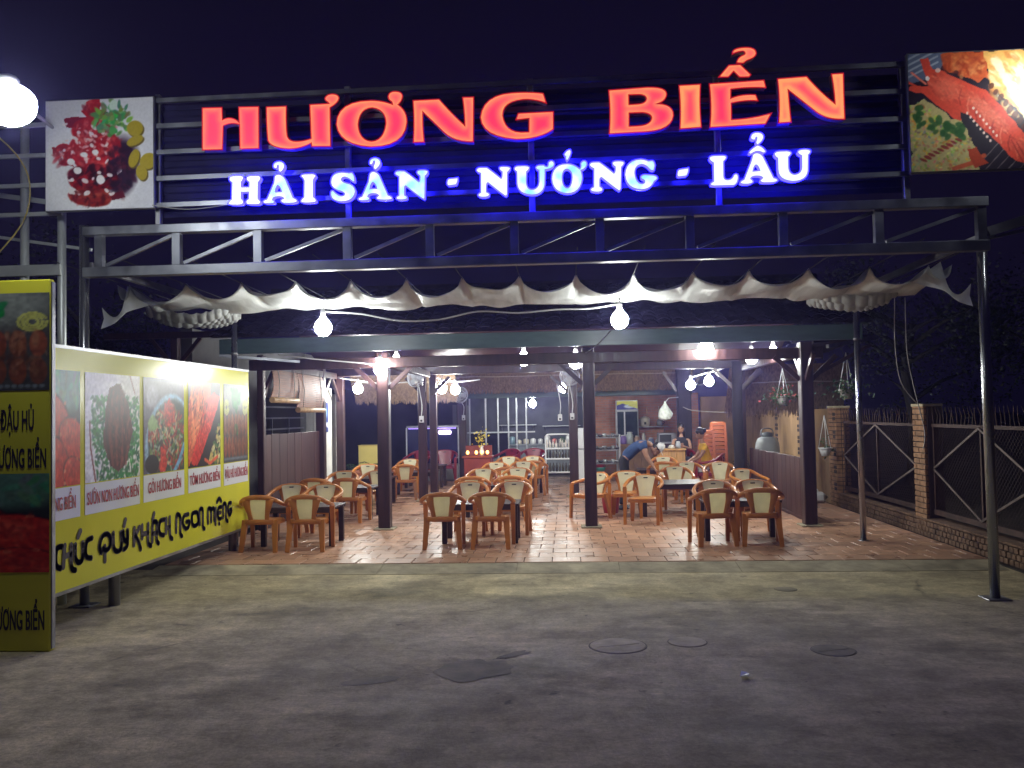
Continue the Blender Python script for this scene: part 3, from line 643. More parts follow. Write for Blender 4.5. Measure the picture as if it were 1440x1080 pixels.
def lobster_plate(w=150, h=150, flip=False):
    p = Paint(w, h, (.15,.12,.17))
    for k in range(10): p.line([(.45+.09*k,1.05),(.75+.09*k,.72)],.004,(.55,.5,.5),.7)
    p.poly([(0,0),(.35,0),(.22,.2),(0,.26)],(.38,.42,.52))
    for k in range(4): p.line([(.0,.20-.05*k),(.24,.08-.05*k)],.008,(.75,.78,.82),.7)
    # neighbouring pale lobsters at upper right
    p.poly([(.26,0),(.62,0),(.66,.25),(.5,.24),(.3,.14)],(.80,.36,.20),1,.05,3)
    p.poly([(.60,0),(1,0),(1,.72),(.93,.62),(.78,.42),(.66,.30)],(.95,.72,.40),1,.05,4)
    p.scat(.45,.10,.17,.10,120,[(.62,.22,.12),(.80,.40,.22),(.88,.56,.34),(.7,.3,.2)],.03,44); p.scat(.82,.30,.18,.26,220,[(.98,.88,.62),(.95,.74,.42),(.86,.52,.26),(.99,.95,.8)],.035,45,.9)
    r = random.Random(5)
    for k in range(9):
        p.ell(.70+.03*k,.10+.06*k,.05,.028,(.99,.93,.74),.8,.3,1,.4,k)
        p.ell(.66+.035*k,.30+.05*k,.02,.03,(.30,.12,.08),.5,.3,.8,.6,k+20)
    R=(.86,.30,.22); R2=(.94,.50,.40); D=(.66,.17,.14)
    # fried rice with herbs, lower left
    p.poly([(0,.45),(.14,.38),(.30,.52),(.42,.60),(.50,.78),(.55,1),(0,1)],(.74,.68,.46),1,.05,6)
    for k in range(420):
        x = r.uniform(0,.48); y = r.uniform(.42,1)
        if y > .36+x*.8-.02: p.ell(x,y,.015,.009,(r.uniform(.5,.9),r.uniform(.45,.82),r.uniform(.2,.55)),r.uniform(0,3),.4,.9)
    for k in range(30):
        x = r.uniform(.02,.42); y = .44+x*.45+r.uniform(-.03,.14); p.ell(x,y,.035,.022,(.16,.34,.16),r.uniform(0,3),.4,.85,.8,k)
    for k in range(9): p.ell(.10+.035*k,.90-.02*k,.03,.012,(.5,.09,.1),.4,.4,.8,.5,k)
    p.line([(.34,.98),(.48,.94),(.58,.88)],.018,(.78,.35,.22)); p.poly([(.45,.82),(.52,.80),(.60,.95),(.50,.98)],(.70,.26,.16),1,.03,2)
    # the lobster
    p.poly([(.10,.05),(.16,.04),(.20,.14),(.26,.15),(.38,.22),(.5,.28),(.62,.34),(.74,.48),(.86,.66),(.97,.78),(.99,.86),(.90,.96),(.82,.93),(.74,.84),(.70,.78),(.58,.66),(.47,.53),(.40,.50),(.42,.58),(.36,.56),(.20,.42),(.12,.34),(0,.31),(.02,.27),(.16,.28),(.13,.16)],R,1,.014,7)
    LP = [(.66,.15,.12),(.78,.24,.18),(.88,.36,.27),(.93,.50,.40),(.82,.28,.2)]
    p.scat(.30,.30,.16,.10,110,LP,.022,41,.7,.7,.4,.7); p.scat(.62,.52,.24,.075,200,LP,.02,42,.85,.7,.4,.82); p.scat(.87,.83,.11,.07,90,LP,.022,43,.9,.7,.4,.8)
    for k in range(8):
        x,y = .42+.062*k,.30+.066*k
        p.line([(x,y+.02),(x-.02,y+.09),(x-.01,y+.15)],.006,R2 if k%2 else D,.75)
    p.ell(.30,.30,.13,.09,R2,.7,.8,.5); p.ell(.60,.50,.20,.05,R2,.8,.9,.6); p.ell(.87,.84,.10,.05,(.86,.36,.3),.8,.7,.7)
    p.line([(.80,.76),(.88,.94)],.005,D,.8); p.line([(.84,.78),(.91,.92)],.005,D,.8)
    for k in range(16):
        p.ell(.46+.025*(k%8)+.05*(k//8),.52+.034*(k%8)-.04*(k//8),.009,.012,(.97,.85,.8),0,.4)
    p.ell(.155,.215,.016,.02,(.95,.9,.9)); p.ell(.24,.15,.02,.02,(.9,.75,.7))
    p.line([(.03,.16),(.14,.26)],.008,R2); p.line([(.0,.24),(.1,.3)],.01,R)
    p.grain(74,.10,8)
    return p
def crab_pile(w, h):
    p = Paint(w, h, (.17,.20,.18)); r = random.Random(8)
    p.ell(.5,.1,.7,.26,(.36,.52,.47),0,.5)
    for k in range(60): p.ell(r.random(), r.uniform(0,.3),.07,.03,(r.uniform(.2,.45),r.uniform(.45,.62),r.uniform(.35,.5)),r.uniform(0,3),.4,.8)
    for x,y,rx,ry in ((.25,.42,.46,.22),(.80,.62,.36,.20),(.25,.78,.44,.23),(.85,.92,.3,.16)):
        p.ell(x,y,rx*1.06,ry*1.06,(.22,.05,.05),.2,.1); p.ell(x,y,rx,ry,(.80,.20,.13),.2,.07,1,.06,int(x*50)); p.ell(x-.1,y-.07,rx*.5,ry*.4,(.90,.38,.28),.2,.9,.7)
        for k in range(9): p.ell(x+rx*math.cos(k*.7)*.95,y+ry*math.sin(k*.7)*.95,.03,.018,(.9,.55,.4),0,.4,.8)
    for q,(x,y,rx,ry) in enumerate(((.25,.42,.40,.18),(.80,.62,.3,.16),(.25,.78,.38,.19),(.85,.92,.26,.12))): p.scat(x,y,rx,ry,80,[(.70,.14,.09),(.84,.26,.17),(.9,.4,.3),(.6,.1,.08)],.05,50+q,None,.5)
    p.grain(40,.2,2); return p
def ribs(w, h):
    p = Paint(w, h, (.80,.78,.78)); r = random.Random(9)
    p.ell(.52,.62,.60,.55,(.88,.87,.86),0,.05); p.line([(.08,.45),(.10,.7),(.18,1)],.012,(.5,.22,.2)); p.line([(.80,0),(.90,.18)],.008,(.5,.25,.25))
    for k in range(700):
        x = r.uniform(.12,.98); y = r.uniform(.22,1)
        if .12+max(0,y-.55)*.2 < x: p.ell(x,y,.032,.014,(r.uniform(.04,.2),r.uniform(.28,.56),r.uniform(.12,.28)),r.uniform(0,3),.6,.8)
    p.poly([(.42,.14),(.62,.08),(.78,.3),(.86,.55),(.74,.85),(.58,.93),(.42,.86),(.30,.62),(.34,.35)],(.34,.13,.13),1,.03,3)
    for k in range(8): p.line([(.46+.035*k,.16+.012*k),(.36+.06*k,.55),(.44+.04*k,.86)],.016,((.50,.22,.19) if k%2 else (.20,.07,.08)),.8)
    p.scat(.6,.5,.20,.38,220,[(.22,.07,.08),(.36,.14,.13),(.50,.24,.2),(.6,.36,.3),(.16,.05,.06)],.03,60,1.4,.7,.35)
    p.grain(44,.2,3); return p
def salad(w, h):
    p = Paint(w, h, (.34,.32,.37)); r = random.Random(10)
    p.ell(.2,.2,.14,.12,(.72,.72,.78),0,.6,.7)
    p.ell(.62,.70,.60,.52,(.55,.68,.78),-.5,.06); p.ell(.64,.70,.54,.46,(.22,.26,.24),-.5,.1)
    for k in range(420):
        a = r.uniform(0,6.28); q = math.sqrt(r.random()); x = .6+.5*q*math.cos(a); y = .66+.36*q*math.sin(a)
        c = r.choice([(.75,.22,.16),(.62,.16,.14),(.45,.55,.30),(.30,.45,.24),(.80,.68,.52),(.36,.22,.17),(.62,.66,.60)])
        p.ell(x,y,.05,.014,c,r.uniform(0,3),.6,.85)
    p.poly([(.48,.28),(.62,.24),(.76,.40),(.70,.48),(.52,.44)],(.74,.20,.15),1,.08,3)
    p.poly([(.40,.74),(.55,.76),(.52,1),(.38,1)],(.78,.22,.15),1,.04,4)
    p.ell(.20,.90,.16,.10,(.10,.10,.12)); p.ell(.22,.48,.12,.08,(.55,.66,.42),0,.3,1,.4,6)
    p.scat(.62,.38,.16,.14,90,[(.60,.14,.12),(.78,.24,.18),(.86,.4,.3),(.4,.2,.14)],.035,61); p.scat(.47,.88,.07,.12,40,[(.86,.3,.2),(.66,.15,.12)],.03,62)
    p.line([(1,.72),(.86,.9),(.74,1)],.03,(.42,.62,.75)); p.grain(44,.3,3); return p
def prawns(w, h):
    p = Paint(w, h, (.13,.09,.10)); r = random.Random(12)
    p.poly([(.15,0),(.72,0),(.66,.25),(.3,.7),(0,1),(0,.3)],(.78,.34,.22),1,.06,2)
    for k in range(26): p.line([(.1+.5*r.random(),.0+.4*r.random()),(.05+.4*r.random(),.5+.3*r.random())],.012,(.92,.55,.36),.6)
    p.poly([(.52,.22),(.80,.12),(.98,.18),(.86,.34),(.72,.52),(.44,.82),(.26,.98),(.10,.95),(.12,.84),(.30,.62),(.42,.4)],(.80,.20,.15),1,.03,4)
    for k in range(8): p.line([(.72-.07*k,.24+.085*k),(.80-.07*k,.34+.085*k)],.012,(.58,.10,.09),.7)
    for k in range(130):
        x = r.uniform(.55,1); y = r.uniform(.5,1)
        if x > 1.25-y*.65: p.ell(x,y,.04,.022,r.choice([(.80,.74,.42),(.72,.62,.35),(.26,.42,.20),(.86,.82,.6)]),r.uniform(0,3),.4,.9)
    p.scat(.55,.52,.34,.11,150,[(.62,.12,.1),(.82,.24,.17),(.9,.4,.3),(.72,.16,.12)],.035,63,2.2,.7,.35,2.25); p.scat(.3,.3,.26,.26,120,[(.72,.3,.2),(.86,.5,.34),(.6,.2,.14),(.3,.12,.1)],.04,64,2.2)
    p.line([(.5,.92),(.66,.97),(.9,.9)],.02,(.82,.34,.2)); p.grain(44,.3,3); return p
def tofu(w, h):
    p = Paint(w, h, (.26,.26,.25)); r = random.Random(14)
    p.ell(.5,.14,.5,.22,(.44,.46,.44),0,.6)
    for x in (.12,.88):
        for q in range(3): p.line([(x+(.10-.03*q)*math.cos(t*.45),.30+(.09-.025*q)*math.sin(t*.45)) for t in range(14)],.012,(.66,.66,.34),.9)
    for k in range(40): p.ell(.5+r.gauss(0,.10),.17+r.gauss(0,.07),.06,.03,(.10,r.uniform(.32,.48),.22),r.uniform(0,3),.4,.85)
    for k in range(7):
        for j in range(2): p.ell(.08+.14*k,.52+.28*j,.062,.135,(.42+.1*r.random(),.26,.18),0,.15); p.ell(.06+.14*k,.47+.28*j,.025,.09,(.58,.42,.32),0,.8,.6)
    p.ell(.5,.58,.10,.07,(.10,.46,.26),.5,.2,1,.5,2)
    for k in range(20): p.ell(.05+.047*k,.95,.02,.02,(.5,.55,.6),0,.4,.7)
    p.scat(.5,.64,.48,.26,200,[(.40,.22,.14),(.54,.34,.24),(.3,.16,.12),(.62,.46,.36)],.05,65,1.57,.5,.3)
    p.grain(40,.25,3); return p

# ------------------------------------------------------------------ lettering
def flat_text(body, size, xs=1., bold=0., depth=.002, align='LEFT'):
    c = bpy.data.curves.new('text', 'FONT'); c.body = body; c.size = size; c.offset = bold; c.extrude = depth; c.align_x = align; c.resolution_u = 4
    o = bpy.data.objects.new('text', c); C.objects.link(o)
    dg = bpy.context.evaluated_depsgraph_get()
    me = bpy.data.meshes.new_from_object(o.evaluated_get(dg))
    b = MB(); b.add([(v.co.x*xs, v.co.y, v.co.z) for v in me.vertices], [tuple(p.vertices) for p in me.polygons])
    bpy.data.objects.remove(o); bpy.data.curves.remove(c); bpy.data.meshes.remove(me)
    return b
def text_len(b): 
    xs = [p[0] for p in b.v]; return min(xs), max(xs)
def path_pts(s):
    tk = s.replace('M','').replace('L','').split(); out = []; i = 0
    g = lambda t: tuple(int(q)/1000 for q in t.split(','))
    while i < len(tk):
        if tk[i] == 'Z': i += 1
        elif tk[i] == 'Q':
            a = out[-1]; b = g(tk[i+1]); c = g(tk[i+2]); i += 3
            for k in range(1,7):
                t = k/6; out.append(tuple((1-t)**2*a[j]+2*t*(1-t)*b[j]+t*t*c[j] for j in (0,1)))
        else: out.append(g(tk[i])); i += 1
    if len(out) > 2 and (abs(out[0][0]-out[-1][0])+abs(out[0][1]-out[-1][1])) < .004: out.pop()
    return out
def inside(poly_list, x, y):
    c = False
    for P in poly_list:
        n = len(P)
        for i in range(n):
            x1,y1 = P[i]; x2,y2 = P[(i+1)%n]
            if (y1 > y) != (y2 > y) and x < (x2-x1)*(y-y1)/(y2-y1)+x1: c = not c
    return c
def lit_plate(paths):
    """triangulated letter face whose 'edge' attribute is the distance to the outline (LEDs sit along the middle of each stroke)"""
    from mathutils.geometry import delaunay_2d_cdt
    PL = [path_pts(s) for s in paths]; V = []; E = []
    for P in PL:
        D = []
        for (x1,y1),(x2,y2) in zip(P, P[1:]+P[:1]):
            k = max(1, int(math.hypot(x2-x1,y2-y1)/.03)); D += [(x1+(x2-x1)*q/k, y1+(y2-y1)*q/k) for q in range(k)]
        o = len(V); V += D; E += [(o+i, o+(i+1)%len(D)) for i in range(len(D))]
    nb = len(V); S = []
    for P in PL:
        for a, c in zip(P, P[1:]+P[:1]): S.append((*a, *c))
    S = np.array(S)
    def dist(x, y):
        d = S[:,2:]-S[:,:2]; t = np.clip(((x-S[:,0])*d[:,0]+(y-S[:,1])*d[:,1])/((d**2).sum(1)+1e-12),0,1)
        return float(np.sqrt(((x-S[:,0]-t*d[:,0])**2+(y-S[:,1]-t*d[:,1])**2).min()))
    xs = [p[0] for p in V]; ys = [p[1] for p in V]; st = .017
    for i in range(int((max(xs)-min(xs))/st)+1):
        for j in range(int((max(ys)-min(ys))/st)+1):
            x, y = min(xs)+(i+.5*(j%2))*st, min(ys)+j*st
            if inside(PL, x, y) and dist(x, y) > .006: V.append((x,y))
    vo, eo, fo, *_ = delaunay_2d_cdt([Vector(p) for p in V], E, [], 0, 1e-6)
    fo = [f for f in fo if inside(PL, sum(vo[i].x for i in f)/3, sum(vo[i].y for i in f)/3)]
    return [(v.x, v.y) for v in vo], fo, [dist(v.x, v.y) for v in vo]
def letter_mesh(paths, depth, mats, plate=False):
    c = bpy.data.curves.new('letter', 'CURVE'); c.dimensions = '2D'; c.fill_mode = 'BOTH'; c.extrude = depth/2
    for s in paths:
        p = path_pts(s); sp = c.splines.new('POLY'); sp.points.add(len(p)-1); sp.use_cyclic_u = True
        for q, (x, z) in zip(sp.points, p): q.co = (x, z, 0, 1)
    o = bpy.data.objects.new('letter', c); C.objects.link(o)
    dg = bpy.context.evaluated_depsgraph_get()
    me0 = bpy.data.meshes.new_from_object(o.evaluated_get(dg))
    cx = sum(v.co.x for v in me0.vertices)/len(me0.vertices); cz = sum(v.co.y for v in me0.vertices)/len(me0.vertices)
    b = MB(); b.v = [(v.co.x-cx, -v.co.z, v.co.y-cz) for v in me0.vertices]
    for p in me0.polygons:
        b.f.append(tuple(p.vertices)); b.s.append(False)
        b.m.append(0 if p.normal.z > .7 else (2 if p.normal.z < -.7 else 1))
    c.fill_mode = 'NONE'; c.extrude = 0; c.bevel_depth = .0065; c.bevel_resolution = 1
    dg = bpy.context.evaluated_depsgraph_get(); dg.update(); me1 = bpy.data.meshes.new_from_object(o.evaluated_get(dg))
    b.add([(v.co.x-cx, -v.co.z-depth/2, v.co.y-cz) for v in me1.vertices], [tuple(p.vertices) for p in me1.polygons], 3); bpy.data.meshes.remove(me1)
    bpy.data.objects.remove(o); bpy.data.curves.remove(c); bpy.data.meshes.remove(me0)
    if plate:
        pv_, pf, pd = lit_plate(paths); n0 = len(b.v)
        b.add([(x-cx, -depth/2-.001, z-cz) for x, z in pv_], pf, 0)
        me = b.mesh('letter', mats); at_ = me.attributes.new('edge', 'FLOAT', 'POINT')
        at_.data.foreach_set('value', [0.]*n0+pd)
        return me, (cx, cz)
    return b.mesh('letter', mats), (cx, cz)
def lit_red(name, shift):
    m, nt, p = nodes(name); N = nt.nodes; L = nt.links
    a = N.new('ShaderNodeAttribute'); a.attribute_name = 'edge'
    tc = N.new('ShaderNodeTexCoord'); nz = N.new('ShaderNodeTexNoise'); nz.inputs['Scale'].default_value = 4.; L.new(tc.outputs['Object'], nz.inputs['Vector'])
    ma = N.new('ShaderNodeMath'); ma.operation = 'MULTIPLY_ADD'; ma.inputs[1].default_value = .05; ma.inputs[2].default_value = -.025+shift; L.new(nz.outputs['Fac'], ma.inputs[0])
    ad = N.new('ShaderNodeMath'); ad.operation = 'ADD'; L.new(a.outputs['Fac'], ad.inputs[0]); L.new(ma.outputs[0], ad.inputs[1])
    mr = N.new('ShaderNodeMapRange'); mr.inputs['From Max'].default_value = .085; L.new(ad.outputs[0], mr.inputs['Value'])
    cr = N.new('ShaderNodeValToRGB'); e = cr.color_ramp.elements
    e[0].position = 0; e[0].color = (1.0,.36,.13,1); e[1].position = 1; e[1].color = (1.0,.045,.13,1)
    q = e.new(.30); q.color = (1.0,.20,.125,1); q = e.new(.62); q.color = (1.0,.10,.125,1)
    L.new(mr.outputs[0], cr.inputs[0]); L.new(cr.outputs[0], p.inputs['Emission Color'])
    p.inputs['Emission Strength'].default_value = 1.03; p.inputs['Base Color'].default_value = (.5,.06,.06,1); p.inputs['Roughness'].default_value = .3
    return m

RED = [lit_red('red lit face',.012), lit_red('orange red lit face',.0), lit_red('orange lit face',-.028)]
RED_S = mat('letter return metal', (.55,.38,.42), .35, .3, .1, 8)
RED_R = emit('dark red rim with added glow', (1.0,.01,.04), .45, base=(.3,.02,.03))  # rim emits red to draw a glow outline round each letter
BACKM = mat('letter back', (.1,.1,.1), .6, 0, .1, 8)
BLU = [emit('white lit face', (1.05,1.2,1.5), 1.1, (.98,1.2,1.5), 5), emit('white and cyan lit face', (1.05,1.2,1.5), 1.1, (.30,.85,1.2), 8)]
BLU_S = emit('blue glowing acrylic edge', (.010,.008,1.0), 27., base=(.02,.02,.4))
BLU_B = emit('blue glowing letter back', (.012,.010,1.0), 12., base=(.02,.02,.4))
tr = thing('red_sign_lettering', 'big glowing red channel letters HƯƠNG BIỂN along the top of the sign', 'sign letters', (0,8.1,4.7))
tb = thing('blue_sign_lettering', 'white lit letters with blue glow reading HẢI SẢN - NƯỚNG - LẨU', 'sign letters', (0,8.1,4.2))
heat = [0,1,1,1,1,1,2,1,2]; cyan = [0,1,0,1,1,1,0,0,1,1,0,1,0,0,0,0]; ir = ib = 0
for row, ch, paths in LETTERS:
    if row == 'r':
        me, (cx, cz) = letter_mesh(paths, .09, [RED[heat[ir]], RED_S, BACKM, RED_R], True); ir += 1
        o = link('letter', me, tr, label='glowing red letter '+ch, loc=(cx,.045,cz-4.7))
    else:
        me, (cx, cz) = letter_mesh(paths, .06, [BLU[cyan[ib]], BLU_S, BLU_B, BLU_S]); ib += 1
        o = link('hyphen' if ch == '-' else 'letter', me, tb, label='blue edged white '+('hyphen' if ch=='-' else 'letter '+ch), loc=(cx,.03,cz-4.2))

# ------------------------------------------------------------------ sign frame and picture boards
sf = thing('sign_frame', 'steel rail frame with dark ribbed sheet carrying the lit sign letters', 'sign frame', (0,8.25,3.9))
for z0, z1 in ((5.06,5.10),(4.80,4.84),(4.535,4.575),(4.27,4.31),(4.0,4.05)):
    MB().bar((-4.06,-.03,z0-3.9),(3.26,-.03,z1-3.9), .04,.045).build('rail', STEEL, sf)
for x in (-4.06,-2.12,-.3,1.5,3.26):
    MB().cbox(x-.03,0,-.1,x+.03,.05,1.24).build('upright', STEEL_D, sf)
b = MB(); v = []; zz = 0; k = 0; prof = []
while zz < 1.16:
    prof += [(zz,0),(zz+.05,0),(zz+.065,.022),(zz+.115,.022)]; zz += .13
for x in (-4.04,3.24): v += [(x,.075+d,z) for z,d in prof]
n = len(prof); b.add(v, [(i,i+1,n+i+1,n+i)[::-1] for i in range(n-1)])
b.build('backing_sheet', mat('dark ribbed sheet', (.018,.016,.06), .8, 0, .3, 3, .1, spec=.2), sf)
def board(x, z, w, h, pic, label):
    t = thing('picture_board', label, 'picture board', (x,8.16,z), 0)
    link('picture', pic.mesh('picture', w, h), t)
    MB().cbox(-.012,.004,-.012,w+.012,.05,h+.012).build('frame', STEEL_D, t)
board(-5.17,3.97,1.11,1.11,crab_plate(),'square printed board of a red crab dish with parsley, left end of the sign')
board(3.27,4.05,1.14,1.12,lobster_plate(),'square printed board of a grilled red lobster with fried rice, right end of the sign')

# ------------------------------------------------------------------ scaffold and floodlights
GALV = mat('pale galvanised pipe', (.55,.58,.58), .45, .5, .15, 4, .05)
sc = thing('scaffold_frame', 'pale steel ladder frame standing behind the yellow banner box, top left', 'scaffold', (-5.4,8.45,0))
for x in (.22,-.18,-1.1):
    MB().tube([(x,0,0),(x,0,5.0)], .042, 12).build('upright', GALV, sc)
for z in (4.93,4.61,4.30,4.0): MB().bar((-1.2,-.06,z),(.26,-.06,z), .03,.04).build('rail', GALV, sc)
MB().bar((-1.2,-.05,3.42),(.24,-.05,3.42), .04,.11).build('rail', GALV, sc)
MB().bar((-1.2,.4,4.42),(.22,.05,4.12), .03,.05).build('brace', GALV, sc)
MB().bar((-1.0,.2,3.9),(.55,-.02,3.62), .025,.03).build('brace', GALV, sc)
MB().tube(crom([(-.45,-.3,4.9),(-.2,-.12,4.62),(-.06,-.1,4.3),(-.14,-.1,3.9),(-.5,-.15,3.45)]), .008, 6).build('cable', mat('yellow cable', (.5,.4,.1), .5), sc)
FLOOD = emit('lit floodlight lens', (.95,1.0,1.0), 80.); FLOOD2 = emit('lit right floodlight lens', (.95,1.0,1.0), 150.)
t = thing('floodlight', 'glaring white floodlight on an arm from the steel ladder frame, top left', 'floodlight', (-4.14,6.1,4.25))
MB().ball((0,0,0),(.19,.15,.16),18,12).build('lens', FLOOD, t)
MB().lathe([(.05,0),(.15,.04),(.17,.08),(.07,.16),(.05,.26)], 16).xf(Matrix.Translation((-.09,.05,.08)) @ Matrix.Rotation(-.6,4,'Y')).build('housing', ALU, t)
MB().tube(crom([(-.18,.1,.2),(-.5,.8,.35),(-.8,1.6,.5),(-1.06,2.35,.6)],4), .018, 8).build('arm', STEEL_D, t)
t = thing('floodlight', 'white floodlight with an added hood aimed at the lobster board from beyond the right edge', 'floodlight', (4.78,7.55,5.0))
dv = (Vector((4.0,8.16,4.72))-Vector((4.78,7.55,5.0))).normalized(); R_ = dv.to_track_quat('Z','Y').to_matrix().to_4x4()
MB().lathe([(.002,.0),(.12,.0),(.12,.012),(.002,.012)], 18).xf(R_).build('lens', FLOOD2, t)
MB().lathe([(.04,-.12),(.125,-.05),(.13,.0),(.15,.22),(.155,.22),(.135,-.01),(.128,-.06),(.045,-.13)], 18).xf(R_).build('housing', ALU, t)  # deep hood added to keep this unseen lamp's light off the fence
MB().tube(crom([(.02,-.06,.06),(.04,.25,.14),(-.15,.55,.10),(-.36,.66,.0)],4), .018, 8).build('arm', STEEL_D, t)

# ------------------------------------------------------------------ yellow banner box at far left
bx = thing('banner_box', 'tall yellow banner box with dish photos and dark lettering, standing at far left', 'sign', (-5.45,6.71,0))
MB().cbox(0,0,.0,1.235,.07,3.03,.01).build('box', YELLOW, bx)
MB().cbox(1.236,.012,.02,1.246,.062,3.01,.004).build('edge_strip', STEEL_D, bx)
def on_front(b, x, z, y=-.003): return b.xf(Matrix.Translation((x,y,z)) @ Matrix.Rotation(PI/2,4,'X'))
link('picture', tofu(110,76).mesh('picture',1.23,.80), bx, loc=(.002,-.004,2.12))
link('picture', crab_pile(110,76).mesh('picture',1.23,.80), bx, loc=(.002,-.004,.64))
for body, xr, z, sz in (('ĐẬU HỦ',1.10,1.80,.22),('HƯƠNG BIỂN',1.205,1.49,.22),('CUA HƯƠNG BIỂN',1.19,.18,.22)):
    b = flat_text(body, sz, .34, .004); lo, hi = text_len(b)
    on_front(b, xr-hi, z).build('lettering', INK_D, bx)

# ------------------------------------------------------------------ long yellow billboard along the left side
bb = thing('yellow_billboard', 'long yellow billboard of five dish photos facing the yard on short posts', 'billboard', (-4.5,7.1,0))
MB().cbox(-.04,-.1,.35,0,4.72,2.52,.006).build('panel', YELLOW, bb)
MB().bar((-.02,-.1,2.53),(-.02,4.72,2.53),.05,.03).build('frame', STEEL_D, bb)
MB().bar((-.02,-.1,.34),(-.02,4.72,.34),.05,.03).build('frame', STEEL_D, bb)
for y in (.2,4.35): MB().tube([(-.10,y+1.1 if y<1 else y,0),(-.10,y+1.1 if y<1 else y,2.4)], .055, 12).build('post', STEEL_D, bb)
RX = Matrix.Rotation(PI/2,4,'Z')                 # picture's local x runs along the panel
def on_panel(o, y, z, off=.004):
    o.location = (off, y, z); o.rotation_euler = (0,0,PI/2); return o
spans = [(-.06,.52,crab_pile,'CUA HƯƠNG BIỂN'),(.60,1.62,ribs,'SƯỜN NON HƯƠNG BIỂN'),(1.70,2.66,salad,'GỎI HƯƠNG BIỂN'),(2.77,3.71,prawns,'TÔM HƯƠNG BIỂN'),(3.82,4.66,tofu,'ĐẬU HỦ HƯƠNG BIỂN')]
for y0, y1, fn, cap in spans:
    w = y1-y0
    pic = fn(int(66*w/.9)+10,110)
    on_panel(link('picture', pic.mesh('picture', w, 1.04), bb), y0, 1.28)
    on_panel(MB().box(0,0,0,w,.003,.285).build('caption_strip', CAPT, bb), y0, .985, .004)
    b = flat_text(cap, .165, .5, .0012, .001); lo, hi = text_len(b); 
    if y0 < 0: sx, ox = 1.0, w-.08-hi
    else: sx, ox = (w-.06)/(hi-lo), .03-lo*(w-.06)/(hi-lo)
    if sx > 1.25: sx, ox = 1.15, w/2-(hi+lo)/2*1.15
    b.v = [(p[0]*sx+ox, p[1], p[2]) for p in b.v]
    if y0 < 0:
        keep = [i for i,f in enumerate(b.f) if min(b.v[j][0] for j in f) > .0]
        b.f = [b.f[i] for i in keep]; b.m = [b.m[i] for i in keep]; b.s = [b.s[i] for i in keep]
    b.xf(Matrix.Rotation(PI/2,4,'X'))
    o = b.build('caption', INK_R, bb); on_panel(o, y0, 1.075, .010)
# slogan CHÚC QUÝ KHÁCH NGON MIỆNG, drawn as round-ended strokes
sl = MB()
for pl in STROKES.split('|'):
    P = [tuple(int(q)/1000 for q in t.split(',')) for t in pl.split()]
    Q = [(v.x, v.y) for v in crom([(a,b,0) for a,b in P], 4)] if len(P) > 2 else P
    wdt = .0275
    for (a0,b0),(a1,b1) in zip(Q[:-1], Q[1:]):
        L_ = math.hypot(a1-a0,b1-b0) or 1e-6; nx_, nz_ = -(b1-b0)/L_*wdt, (a1-a0)/L_*wdt
        sl.add([(.006,a0-7.1+nx_,b0+nz_),(.006,a0-7.1-nx_,b0-nz_),(.006,a1-7.1-nx_,b1-nz_),(.006,a1-7.1+nx_,b1+nz_)],[(0,1,2,3)])
    for (a0,b0) in Q:
        k = 10; sl.add([(.0065,a0-7.1+wdt*math.cos(2*PI*i/k),b0+wdt*math.sin(2*PI*i/k)) for i in range(k)],[tuple(range(k))])
sl.build('slogan', INK_D, bb)

# ------------------------------------------------------------------ dining pavilion
pv = thing('dining_pavilion', 'open timber dining pavilion with dark posts, tiled roof and grey green fascia', 'pavilion', (0,13.5,.06))
def P(b, n, m, par=None, o=(0,13.5,.06)):
    b.xf(Matrix.Translation((-o[0],-o[1],-o[2]))); return b.build(n, m, par or pv)
posts = [(-4.93,13.5,.11),(-2.93,13.5,.19),(.34,13.5,.19),(3.67,13.4,.19),(-4.95,16.9,.17),(-4.95,18.4,.16),(-3.06,17.9,.17),(-2.86,18.1,.15),(.12,18.4,.19),(3.62,18.2,.20)]
for x, y, w in posts:
    o = P(MB().cbox(x-w/2,y-w/2,.06,x+w/2,y+w/2,2.88,.012), 'post', WOOD_D)
    if y < 18 and abs(x+4.95) > .1 or x > 0:
        f = MB().cbox(x-w*.85,y-w*.85,.055,x+w*.85,y+w*.85,.085,.01); f.xf(Matrix.Translation((0,-13.5,-.06))); f.build('footing', CONC_D, o)
P(MB().cbox(-5.1,13.4,2.63,3.95,13.56,2.80,.01), 'beam', WOOD_D)
P(MB().cbox(-5.1,17.85,2.72,3.95,17.98,2.88,.01), 'beam', WOOD_D)
P(MB().cbox(-5.1,15.6,2.84,3.95,15.7,2.94,.01), 'beam', WOOD_D)
for x in (-4.93,-2.93,.34,3.66):
    P(MB().cbox(x-.06,13.57,2.66,x+.06,17.84,2.79,.01), 'side_beam', WOOD_D)
for x, y in ((-2.93,13.5),(.34,13.5),(3.67,13.4),(.12,18.4),(-2.95,17.95),(3.62,18.2)):
    for s_ in (-1,1):
        P(MB().bar((x+s_*.09,y,2.30),(x+s_*.47,y,2.66), .055,.07), 'knee_brace', WOOD_D)
for y, s_ in ((13.55,1),(16.85,-1),(16.95,1),(18.3,-1)):
    P(MB().bar((-4.94,y+s_*.05,2.22),(-4.94,y+s_*.62,2.70), .05,.08), 'knee_brace', WOOD_D)
for s_ in (-1,1): P(MB().bar((3.66,13.4+s_*.09,2.30),(3.66,13.4+s_*.5,2.68), .055,.07), 'knee_brace', WOOD_D)
P(MB().cbox(-5.31,12.74,2.85,4.33,12.80,3.08,.008), 'fascia', TEAL)
P(MB().cbox(-2.75,17.2,2.90,3.2,17.32,3.02,.008), 'gutter', TEAL)
